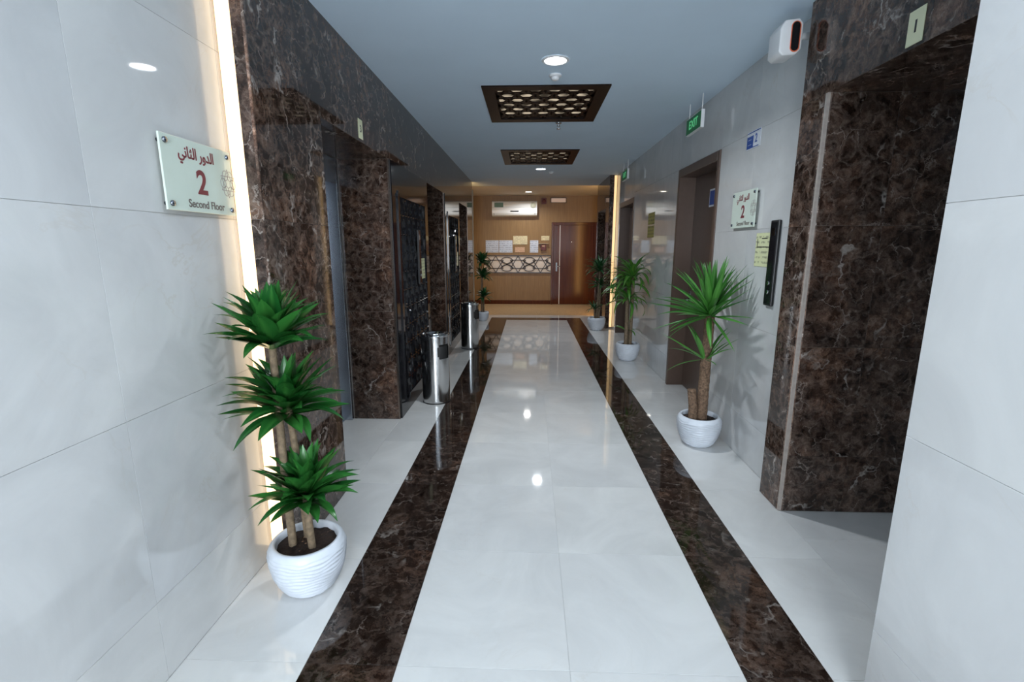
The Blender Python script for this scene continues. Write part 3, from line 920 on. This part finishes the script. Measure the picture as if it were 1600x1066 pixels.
# ------------------------------------------------------------------ black lattice panels between the left elevators
def lattice_panel(label, a, b, side_label):
    r = thing('lattice_panel', label, 'decorative panel', (XLP+0.0015, (a+b)/2, 0), 'black carved panels between elevators', ON_LEFT)
    w = (b-a)/2 - 0.020
    H = Z_SOF - 0.003
    bm = bmesh.new(); bm_box(bm, -w, w, 0.002, H, 0.0, 0.006)
    link('back_plate', bm_done(bm, 'back_plate'), 'black_plastic', r)
    bm = bmesh.new()
    bm_box(bm, -w, -w+0.17, 0.002, H, 0.006, 0.014); bm_box(bm, w-0.17, w, 0.002, H, 0.006, 0.014)
    bm_box(bm, -w+0.17, w-0.17, H-0.26, H, 0.006, 0.014); bm_box(bm, -w+0.17, w-0.17, 0.002, 0.14, 0.006, 0.014)
    link('border', bm_done(bm, 'border'), 'black_gloss', r)
    me = star_lattice('lattice', -w+0.17, w-0.17, 0.14, H-0.26, 0.20, 0.042, 0.018, 0.006, True, True)
    for p in me.polygons: p.use_smooth = False
    lo = link('lattice', me, 'black_gloss', r)
lattice_panel('black carved star-lattice panel behind the nearer steel bin', 4.23, 5.72, '')
lattice_panel('black carved star-lattice panel behind the farther steel bin', 6.88, 8.27, '')
call_panel('black call panel on the carved panel behind the nearer bin', (XLP+0.0255, 5.10, 1.487), ON_LEFT)
call_panel('black call panel on the carved panel behind the farther bin', (XLP+0.0255, 7.62, 1.487), ON_LEFT)
flat_sign('wall_notice', 'narrow yellow notice beside the call panel behind the nearer bin', 'notice', (XLP+0.0255, 5.31, 1.36), ON_LEFT, 0.17, 0.22, 'yellow_notice')
flat_sign('wall_notice', 'pale notice beside the call panel behind the farther bin', 'notice', (XLP+0.0255, 7.86, 1.40), ON_LEFT, 0.17, 0.22, 'cream_notice')

# ------------------------------------------------------------------ exit signs
def exit_sign(label, y, z=2.70, L=0.40):
    r = thing('exit_sign', label, 'exit sign', (1.50, y, z), 'green hanging exit signs', ON_RIGHT)
    h = 0.075
    bm = bmesh.new(); bm_box(bm, -L/2, L/2, -h, h, -0.016, 0.014, 0.004, 2)
    link('housing', bm_done(bm, 'housing'), 'white_plastic', r)
    bm = bmesh.new(); bm_box(bm, -L/2+0.008, L/2-0.008, -h+0.008, h-0.008, 0.0145, 0.017)
    gfc = link('green_face', bm_done(bm, 'green_face'), 'exit_green', r)
    text('lettering', 'EXIT', 'exit_white', 0.10, gfc, (0.0, 0.0, 0.0175), 1.15, bold=0.002)
    for u in (-L/2+0.03, L/2-0.03):
        bm = bmesh.new(); bm_tube(bm, [(u, h, 0), (u, ZC-z-0.001, 0)], 0.005, 8)
        link('hanger', bm_done(bm, 'hanger', True), 'white_plastic', r)
exit_sign('green hanging exit sign above the nearer brown door', 4.72)
exit_sign('green hanging exit sign farther along, above the second brown door', 7.95)

# ------------------------------------------------------------------ white wall device with a black oval lens
def wall_device():
    r = thing('wall_device', 'white rounded device with black oval lens bracketed high on right wall', 'wall device', (1.445, 3.02, 2.745))
    r.scale = (0.80, 0.80, 0.80)
    prof = [(-0.075, 0.06), (-0.045, 0.108), (0.050, 0.118), (0.078, 0.085), (0.078, -0.075), (0.045, -0.112), (-0.045, -0.118), (-0.075, -0.095)]
    bm = bmesh.new()
    A = [bm.verts.new((x, -0.04, z)) for x, z in prof]
    B = [bm.verts.new((x, 0.13, z)) for x, z in prof]
    bm.faces.new(A); bm.faces.new(B[::-1])
    for k in range(8): bm.faces.new((A[k], B[k], B[(k+1) % 8], A[(k+1) % 8]))
    bmesh.ops.bevel(bm, geom=list(bm.edges), offset=0.012, segments=3, profile=0.6, affect='EDGES')
    body = link('body', bm_done(bm, 'body', True), 'white_plastic', r)
    def oval(name, mat, rx, rz, y0, y1, cx):
        bm = bmesh.new()
        pts = []
        for k in range(28):
            t = 2*math.pi*k/28
            dz = (rz-rx) * (1 if math.sin(t) >= 0 else -1)
            pts.append((cx + rx*math.cos(t), rx*math.sin(t) + dz))
        A = [bm.verts.new((x, y0, z)) for x, z in pts]; B = [bm.verts.new((x, y1, z)) for x, z in pts]
        bm.faces.new(A); bm.faces.new(B[::-1])
        for k in range(28): bm.faces.new((A[k], B[k], B[(k+1) % 28], A[(k+1) % 28]))
        return link(name, bm_done(bm, name), mat, r)
    oval('rim', 'orange_rim', 0.032, 0.098, -0.046, -0.038, 0.028)
    oval('lens', 'black_gloss', 0.026, 0.092, -0.049, -0.045, 0.026)
    tube('bracket', 'white_plastic', [(0.06, 0.07, 0.03), (0.14, 0.10, 0.05), (0.228, 0.12, 0.07)], [0.028, 0.022, 0.026], r, 14)
    me = lathe_mesh('mount', [(0, 0), (0.038, 0), (0.038, 0.010), (0.026, 0.018), (0, 0.018)], 20)
    link('mount', me, 'white_plastic', r, (0.2285, 0.12, 0.07), (0, -math.pi/2, 0))
wall_device()

# ------------------------------------------------------------------ steel bins
def bin_thing(label, x, y, rz):
    r = thing('litter_bin', label, 'litter bin', (x, y, 0), 'stainless steel litter bins')
    r.rotation_euler = (0, 0, rz)
    R, H, n = 0.142, 0.735, 56
    zs = [0.0, 0.012, 0.03, 0.25, 0.475, 0.50, 0.60, 0.625, 0.69, 0.70]
    rs = [R-0.008, R, R, R, R, R, R, R, R, R-0.001]
    bm = bmesh.new()
    rings = [[bm.verts.new((rr*math.cos(2*math.pi*k/n), rr*math.sin(2*math.pi*k/n), z)) for k in range(n)] for rr, z in zip(rs, zs)]
    for i in range(len(zs)-1):
        for k in range(n):
            kk = (k + 0.5 - n/2) 
            inside = abs(kk) < 5 and 4 <= i <= 6
            corner = abs(kk) > 4 and i in (4, 6)
            if inside and not corner: continue
            bm.faces.new((rings[i][k], rings[i][(k+1) % n], rings[i+1][(k+1) % n], rings[i+1][k]))
    bm.faces.new(rings[0][::-1])
    link('body', bm_done(bm, 'body', True), 'bin_steel', r)
    link('inner_liner', lathe_mesh('inner_liner', [(0, 0.02), (R-0.012, 0.02), (R-0.012, 0.695), (0, 0.695)], 40), 'black_void', r)
    link('ashtray_rim', lathe_mesh('ashtray_rim', [(R-0.004, 0.698), (R+0.004, 0.702), (R+0.005, 0.712), (R-0.002, 0.722), (R-0.014, 0.722),
                                          (R-0.020, 0.712), (R-0.030, 0.706), (0, 0.704)], 56), 'chrome', r)
    link('ash_bowl', lathe_mesh('ash_bowl', [(0, 0.712), (0.07, 0.712), (0.085, 0.724), (0.105, 0.735), (0.108, 0.730), (0.108, 0.706), (0, 0.706)], 40), 'chrome', r)
    link('base_ring', lathe_mesh('base_ring', [(R-0.002, 0.0), (R+0.002, 0.0), (R+0.002, 0.010), (R-0.002, 0.011)], 48), 'black_plastic', r)
bin_thing('stainless steel litter bin with black slot, nearer of two', -0.972, 4.79, math.radians(180-38))
bin_thing('stainless steel litter bin with black slot, farther of two', -0.945, 7.47, math.radians(180-25))

# ------------------------------------------------------------------ potted plants
def pot_profile():
    out = []
    N = 44
    for i in range(N+1):
        t = i/N
        z = 0.245*t
        r = 0.098 + 0.074*math.sin(min(1.0, (t*1.18)**0.75)*math.pi/2) if t < 0.85 else 0.172 - 0.016*((t-0.85)/0.15)**2
        out.append((r, z))
    top = out[-1][0]
    ins = [(top-0.006, 0.250), (top-0.016, 0.250), (top-0.021, 0.243), (top-0.021, 0.212)]
    return [(0.0, 0.0), (0.094, 0.0)] + out[1:] + ins
POT = lathe_mesh('pot', pot_profile(), 112,
                 lambda a, z, i: 0.0042*math.sin(2*math.pi*z/0.0185 + 1.5*math.sin(a*4.0 + z*30) + 0.9*math.sin(a*9.0 - z*55)) if 0.008 < z < 0.222 else 0.0)
POT.materials.append(MATS['pot_glaze'])
def soil_mesh():
    bm = bmesh.new()
    rnd = random.Random(3)
    rings = []
    n = 40
    c = bm.verts.new((0, 0, 0.222))
    for j in range(1, 8):
        rr = 0.139*j/7
        rings.append([bm.verts.new((rr*math.cos(2*math.pi*k/n), rr*math.sin(2*math.pi*k/n), 0.222 - 0.008*(j/7)**2 + rnd.uniform(-0.004, 0.004))) for k in range(n)])
    for k in range(n): bm.faces.new((c, rings[0][k], rings[0][(k+1) % n]))
    for A, B in zip(rings, rings[1:]):
        for k in range(n): bm.faces.new((A[k], B[k], B[(k+1) % n], A[(k+1) % n]))
    return bm_done(bm, 'soil', True)
SOIL = soil_mesh(); SOIL.materials.append(MATS['soil'])

def leaf_mesh(name, mat, L, W, droop, fold=0.25, tip=0.5, seg=8, base=0.35, wave=0.0):
    """blade along +x, bending down by droop radians over its length"""
    bm = bmesh.new()
    uv = bm.loops.layers.uv.new('UVMap')
    rows = []
    x = z = 0.0
    for i in range(seg+1):
        t = i/seg
        ang = -droop*t**1.4
        if i:
            x += L/seg*math.cos(ang); z += L/seg*math.sin(ang)
        prof = (base + (1-base)*min(1.0, t/0.35)**0.8) if t < 0.35 else (1 - ((t-0.35)/0.65)**(1.6+tip))
        w = max(W/2*prof, 0.0006)
        up = fold*w
        off = wave*math.sin(t*9)*W*0.15
        rows.append([(x, w, z+up+off), (x, w*0.5, z+up*0.35), (x, 0, z), (x, -w*0.5, z+up*0.35), (x, -w, z+up-off)])
    V = [[bm.verts.new(p) for p in r] for r in rows]
    for i in range(seg):
        for j in range(4):
            f = bm.faces.new((V[i][j], V[i][j+1], V[i+1][j+1], V[i+1][j]))
            for l, (ii, jj) in zip(f.loops, ((i, j), (i, j+1), (i+1, j+1), (i+1, j))):
                l[uv].uv = (ii/seg, jj/4)
            f.smooth = True
    me = bpy.data.meshes.new(name)
    bm.normal_update(); bm.to_mesh(me); bm.free()
    me.materials.append(MATS[mat])
    return me

def crown(parent, centre, leaves, n, el_hi, el_lo, rnd, s=1.0, spread=0.02, stretch=0.0, az0=0.0, power=1.0, ok=None, on=None):
    """n leaves spiralling out of a stem tip, upright inside and low outside; a leaf that would
    touch a wall stands up more steeply or stays shorter"""
    c = Vector(centre)
    for i in range(n):
        t = (i + 0.5)/n
        az = az0 + i*2.39996 + rnd.uniform(-0.2, 0.2)
        el = el_hi + (el_lo-el_hi)*t**power + rnd.uniform(-7, 7)
        k = s*(0.74 + 0.26*math.sin(t*2.6) + rnd.uniform(-0.08, 0.08))
        me = leaves[rnd.randrange(len(leaves))]
        roll = rnd.uniform(-0.35, 0.35)
        base = c + Vector((math.cos(az)*spread, math.sin(az)*spread, stretch*(1-t)))
        for tries in range(14):
            rot = Euler((roll, -math.radians(el), az))
            if ok is None: break
            mw = Matrix.Translation(Vector(parent.location) + base) @ rot.to_matrix().to_4x4() @ Matrix.Scale(k, 4)
            if all(ok(mw @ v.co) for v in me.vertices): break
            el = min(el + 7, 86); k *= 0.94
        o = link('leaf', me, None, on or parent, base, rot)
        o.scale = (k, k, k)

def plant_base(name, label, x, y, rz=0.0, scale=1.0, cat='potted plant'):
    r = thing(name, label, cat, (x, y, 0))
    p = link('pot', POT, None, r, rot=(0, 0, rz)); p.scale = (scale,)*3
    s = link('soil', SOIL, None, r, rot=(0, 0, rz)); s.scale = (scale,)*3
    return r

def cane(parent, pts, r0, r1, mat='cane_bark', n=12, ring=0.0):
    P = [Vector(p) for p in pts]
    out, rad = [], []
    m = 26
    for i in range(m+1):
        t = i/m*(len(P)-1)
        k = min(int(t), len(P)-2); f = t-k
        out.append(P[k].lerp(P[k+1], f)); rad.append((r0+(r1-r0)*i/m)*(1+ring*(0.5 if i % 2 else -0.5)))
    return tube('stem', mat, out, rad, parent, n)

DRAC = [leaf_mesh('leaf', 'dracaena_leaf', 0.240, w, d, 0.30, 0.3, base=0.42) for d, w in ((0.15, 0.072), (0.35, 0.078), (0.6, 0.070), (0.95, 0.062))]
YUC = [leaf_mesh('leaf', 'yucca_leaf', 0.46, 0.044, d, 0.45, 0.2, 9, 0.6) for d in (0.05, 0.15, 0.28, 0.45)]
CORN = [leaf_mesh('leaf', 'corn_leaf', 0.46, 0.066, d, 0.30, 0.1, 10, 0.4, 0.6) for d in (0.9, 1.4, 1.8, 2.3)]
DARK = [leaf_mesh('leaf', 'dark_leaf', 0.36, 0.060, d, 0.30, 0.2, 8, 0.4) for d in (0.4, 0.9, 1.4)]
SMALL = [leaf_mesh('leaf', 'dark_leaf', 0.23, 0.058, d, 0.3, 0.3, 7, 0.45) for d in (0.35, 0.7, 1.1)]

# near left: three heads of broad leaves
rnd = random.Random(11)
ok1 = lambda p: p.x > XL + 0.004 and (p.y < 2.183 or p.x > XLP + 0.006)
p1 = plant_base('potted_dracaena', 'tall three-headed dracaena in white rippled pot beside the glowing strip', -1.045, 1.995)
p1_stem0 = cane(p1, [(-0.055, -0.022, 0.045), (-0.07, -0.01, 0.6), (-0.075, 0.0, 1.18)], 0.019, 0.016)
p1_stem1 = cane(p1, [(-0.02, 0.05, 0.20), (-0.03, 0.05, 0.5), (-0.045, 0.03, 0.89)], 0.017, 0.015)
p1_stem2 = cane(p1, [(0.04, -0.022, 0.045), (0.035, -0.035, 0.33), (0.03, -0.03, 0.47)], 0.018, 0.016)
crown(p1, (-0.075, 0.0, 1.16), DRAC, 66, 88, 18, rnd, 1.12, 0.016, 0.08, power=1.0, ok=ok1, on=p1_stem0)
crown(p1, (-0.045, 0.02, 0.85), DRAC, 64, 86, 6, rnd, 1.12, 0.016, 0.08, 1.0, 1.0, ok=ok1, on=p1_stem1)
crown(p1, (0.03, -0.03, 0.450), DRAC, 60, 88, 14, rnd, 1.0, 0.016, 0.07, 2.0, 1.0, ok=ok1, on=p1_stem2)

# right: yucca with spiky crown
rnd = random.Random(23)
ok2 = lambda p: p.x < XR - 0.006
p2 = plant_base('potted_yucca', 'spiky yucca with thick stem in white rippled pot beside the brown door', 1.395, 3.76)
p2_stem0 = cane(p2, [(0.01, -0.01, 0.20), (0.015, 0.0, 0.6), (0.02, 0.0, 1.06)], 0.046, 0.038, 'yucca_bark', 14, 0.05)
p2_stem1 = cane(p2, [(-0.06, -0.02, 0.20), (-0.065, -0.02, 0.33), (-0.085, -0.02, 0.47)], 0.036, 0.034, 'yucca_bark', 14, 0.05)
crown(p2, (0.02, 0.0, 1.05), YUC, 84, 88, -20, rnd, 1.0, 0.022, 0.08, 0.3, 1.3, ok=ok2, on=p2_stem0)
crown(p2, (-0.01, -0.05, 0.72), YUC, 15, 75, -5, rnd, 0.78, 0.03, 0.03, 0.9, 0.9, ok=ok2, on=p2_stem0)

# right, farther: arching corn plant
rnd = random.Random(31)
p3 = plant_base('potted_corn_plant', 'arching leafy corn plant in white pot between the two brown doors', 1.405, 6.74, 0.5)
p3_stem0 = cane(p3, [(-0.03, -0.02, 0.20), (-0.035, -0.02, 0.9)], 0.027, 0.024)
p3_stem1 = cane(p3, [(0.035, 0.0, 0.20), (0.04, 0.0, 1.18)], 0.025, 0.022)
p3_stem2 = cane(p3, [(0.0, 0.05, 0.20), (-0.01, 0.05, 1.05)], 0.024, 0.022)
crown(p3, (0.03, 0.0, 1.16), CORN, 34, 84, 15, rnd, 0.98, 0.015, 0.06, 0.0, ok=ok2, on=p3_stem1)
crown(p3, (-0.01, 0.04, 1.02), CORN, 30, 76, 10, rnd, 0.98, 0.015, 0.05, 1.2, ok=ok2, on=p3_stem2)
crown(p3, (-0.03, -0.02, 0.84), CORN, 24, 62, 0, rnd, 0.90, 0.015, 0.05, 2.2, ok=ok2, on=p3_stem0)
crown(p3, (0.0, 0.0, 0.42), CORN, 4, 35, 20, rnd, 0.6, 0.03, 0.0, 0.1, ok=ok2, on=p3_stem0)

# right, far end: dark upright plant
rnd = random.Random(43)
ok4 = lambda p: p.x < XRF - 0.006 or p.y < 9.39 and p.x < XR - 0.006
p4 = plant_base('potted_plant', 'dark leafy plant in white pot before the far right marble', 1.305, 9.24, 1.2)
p4_stem0 = cane(p4, [(0.0, 0.0, 0.20), (0.02, 0.0, 0.7), (0.03, 0.0, 1.15)], 0.022, 0.018)
p4_stem1 = cane(p4, [(0.04, 0.022, 0.045), (0.06, 0.03, 0.85)], 0.02, 0.017)
p4_stem2 = cane(p4, [(-0.03, 0.0, 0.20), (-0.05, 0.0, 0.42)], 0.018, 0.016)
crown(p4, (0.03, 0.0, 1.12), DARK, 42, 86, 10, rnd, 1.0, 0.015, 0.06, 0.0, ok=ok4, on=p4_stem0)
crown(p4, (0.05, 0.03, 0.83), DARK, 32, 78, 0, rnd, 0.88, 0.015, 0.05, 0.7, ok=ok4, on=p4_stem1)
crown(p4, (-0.05, 0.0, 0.40), DARK, 18, 78, 10, rnd, 0.66, 0.015, 0.03, 1.7, ok=ok4, on=p4_stem2)

# left, far end: small three-headed plant
rnd = random.Random(57)
ok5 = lambda p: p.x > -1.195
p5 = plant_base('potted_plant', 'slender three-headed plant in pale pot at the far end on the left', -1.025, 10.36, 0.7, 0.80)
p5_stem0 = cane(p5, [(-0.03, 0.0, 0.17), (-0.02, 0.0, 1.27)], 0.014, 0.012)
p5_stem1 = cane(p5, [(0.0, 0.03, 0.17), (0.0, 0.02, 0.97)], 0.013, 0.011)
p5_stem2 = cane(p5, [(0.03, -0.02, 0.17), (0.03, -0.02, 0.53)], 0.013, 0.011)
crown(p5, (-0.02, 0.0, 1.24), SMALL, 40, 84, -2, rnd, 1.3, 0.01, 0.05, 0.0, ok=ok5, on=p5_stem0)
crown(p5, (0.0, 0.02, 0.93), SMALL, 38, 84, -2, rnd, 1.3, 0.01, 0.05, 0.7, ok=ok5, on=p5_stem1)
crown(p5, (0.03, -0.02, 0.50), SMALL, 36, 84, -2, rnd, 1.1, 0.01, 0.05, 1.7, ok=ok5, on=p5_stem2)

# ------------------------------------------------------------------ things on the end wall
def air_conditioner():
    r = thing('air_conditioner', 'white split air conditioner high on the brown end wall', 'air conditioner', (-0.42, YE-0.0005, 2.395), None, ON_END)
    w = 0.605
    prof = [(0.0, 0.0), (0.12, 0.0), (0.17, 0.03), (0.195, 0.085), (0.20, 0.16), (0.195, 0.30), (0.18, 0.365), (0.14, 0.392), (0.0, 0.392)]
    def ext(name, mat, pts, a, b, parent=r):
        bm = bmesh.new()
        A = [bm.verts.new((a, v, d)) for d, v in pts]; B = [bm.verts.new((b, v, d)) for d, v in pts]
        bm.faces.new(A); bm.faces.new(B[::-1])
        n = len(pts)
        for k in range(n): bm.faces.new((A[k], A[(k+1) % n], B[(k+1) % n], B[k]))
        return link(name, bm_done(bm, name), mat, parent)
    ext('body', 'ac_plastic', prof, -w, w)
    ext('outlet', 'black_plastic', [(0.150, 0.020), (0.174, 0.034), (0.194, 0.078), (0.186, 0.080)], -w+0.05, w-0.05)
    f = ext('flap', 'ac_plastic', [(0.166, 0.022), (0.180, 0.036), (0.199, 0.076), (0.196, 0.080), (0.176, 0.040), (0.163, 0.026)], -w+0.06, w-0.06)
    bm = bmesh.new(); bm_box(bm, -0.11, 0.11, 0.112, 0.142, 0.196, 0.2035, 0.002)
    link('display', bm_done(bm, 'display'), 'black_gloss', r)
    bm = bmesh.new(); bm_box(bm, -0.54, -0.30, 0.235, 0.350, 0.195, 0.1995)
    tag(link('rating_sticker', bm_done(bm, 'rating_sticker'), 'dark_leaf', r), 'dark green rating sticker')
    me = lathe_mesh('round_sticker', [(0, 0.0), (0.075, 0.0), (0.075, 0.002), (0, 0.002)], 28)
    tag(link('round_sticker', me, 'acrylic', r, (0.50, 0.280, 0.1975)), 'round pale green sticker')
    bm = bmesh.new(); bm_box(bm, -w, w, 0.225, 0.229, 0.194, 0.2000)
    link('panel_seam', bm_done(bm, 'panel_seam'), 'dark_steel', r)
air_conditioner()

def band():
    """white board with an interlaced star and oval fret"""
    r = thing('fret_band', 'white board with dark interlaced star fret across the end wall', 'decorative band', (-0.345, YE-0.0005, 0.865), None, ON_END)
    W, Hb = 0.925, 0.495
    bm = bmesh.new(); bm_box(bm, -W, W, 0, Hb, 0.0, 0.012)
    link('board', bm_done(bm, 'board'), 'white_panel', r)
    bm = bmesh.new(); bm_box(bm, -W, W, 0.0, 0.028, 0.012, 0.032); bm_box(bm, -W, W, Hb-0.028, Hb, 0.012, 0.032)
    link('rail', bm_done(bm, 'rail'), 'dark_wood', r)
    bm = bmesh.new()
    t = 0.021
    cv = Hb/2
    R = Hb/2 - 0.03
    unit = 0.62
    def bar(p, q): bm_bar(bm, p, q, t, 0.012, 0.0125)
    def cl(p, q):
        d = (q[0]-p[0], q[1]-p[1])
        s = clip_line(p[0], p[1], d[0], d[1], -W, W, 0.02, Hb-0.02)
        if not s: return
        ts = [0, 1]
        u = sorted([(p[0], p[1]), (q[0], q[1])])
        a = max(u[0][0], -W); b = min(u[1][0], W)
        if b - a < 0.004: return
        f = lambda xx: p[1] + (q[1]-p[1])*(xx-p[0])/(q[0]-p[0]) if abs(q[0]-p[0]) > 1e-6 else None
        if abs(q[0]-p[0]) < 1e-6: bar(p, q)
        else: bar((a, f(a)), (b, f(b)))
    for i in range(-2, 3):
        su = 0.0 + i*unit + 0.02
        for rot in (90, 270):
            tri = [(su + R*1.12*math.cos(math.radians(rot+120*k)), cv + R*1.05*math.sin(math.radians(rot+120*k))) for k in range(3)]
            for k in range(3): cl(tri[k], tri[(k+1) % 3])
        ou = su + unit/2
        for sv in (-1, 1):
            n = 18
            el = [(ou + 0.155*math.cos(2*math.pi*k/n), cv + sv*0.102 + 0.088*math.sin(2*math.pi*k/n)) for k in range(n)]
            for k in range(n): cl(el[k], el[(k+1) % n])
        for sx in (-1, 1):
            cl((ou, cv), (ou + sx*unit*0.30, cv + 0.11)); cl((ou, cv), (ou + sx*unit*0.30, cv - 0.11))
    link('fret', bm_done(bm, 'fret'), 'dark_wood', r)
band()

def sheet(name, label, cat, x0, x1, z0, z1, mat):
    return flat_sign(name, label, cat, ((x0+x1)/2, YE-0.0005, (z0+z1)/2), ON_END, x1-x0, z1-z0, mat, None, 0.006)
sheet('wall_poster', 'leftmost pale blue poster on the end wall', 'poster', -1.22, -0.86, 1.43, 1.76, 'pale_poster')
sheet('wall_poster', 'pale blue poster next to the cream sign on the end wall', 'poster', -0.845, -0.48, 1.43, 1.76, 'pale_poster')
sheet('wall_sign', 'cream sign above a small tan notice on the end wall', 'sign', -0.46, -0.07, 1.65, 1.88, 'cream_notice')
sheet('wall_notice', 'small tan notice below the cream sign on the end wall', 'notice', -0.41, -0.14, 1.44, 1.58, 'pink_notice')
sheet('wall_poster', 'narrow pale blue poster beside the small wall box', 'poster', 0.0, 0.23, 1.43, 1.76, 'pale_poster')
sheet('wall_sign', 'small cream sign beside the wooden door', 'sign', 0.31, 0.53, 1.76, 1.88, 'cream_notice')

r = thing('wall_box', 'small dark red wall box under a thin pale shelf near the wooden door', 'wall box', (0.37, YE-0.0005, 1.49), None, ON_END)
bm = bmesh.new(); bm_box(bm, -0.075, 0.075, 0.0, 0.155, 0.0, 0.055, 0.008, 2)
link('body', bm_done(bm, 'body'), 'red_plastic', r)
bm = bmesh.new(); bm_box(bm, -0.135, 0.135, 0.178, 0.192, 0.0, 0.075, 0.002)
link('shelf', bm_done(bm, 'shelf'), 'trim_wood', r)
bm = bmesh.new(); bm_box(bm, -0.035, 0.035, 0.10, 0.135, 0.0555, 0.062, 0.002)
link('front_plate', bm_done(bm, 'front_plate'), 'pink_notice', r)

r = thing('fire_alarm', 'dark red alarm sounder beside the air conditioner', 'fire alarm', (0.37, YE-0.0005, 2.80), None, ON_END)
bm = bmesh.new(); bm_box(bm, -0.07, 0.07, -0.08, 0.08, 0.0, 0.045, 0.008, 2)
link('body', bm_done(bm, 'body'), 'red_plastic', r)
link('sounder', lathe_mesh('sounder', [(0, 0.045), (0.045, 0.045), (0.048, 0.060), (0.03, 0.070), (0, 0.070)], 24), 'red_plastic', r)

r = thing('emergency_light', 'white box emergency light at the top of the end wall', 'emergency light', (0.76, YE-0.0005, 2.82), None, ON_END)
bm = bmesh.new(); bm_box(bm, -0.215, 0.215, -0.068, 0.072, 0.0, 0.030, 0.006, 2)
link('housing', bm_done(bm, 'housing'), 'dark_wood', r)
bm = bmesh.new(); bm_box(bm, -0.195, 0.195, -0.060, 0.050, 0.030, 0.065, 0.010, 2)
link('diffuser', bm_done(bm, 'diffuser'), 'emergency_face', r)
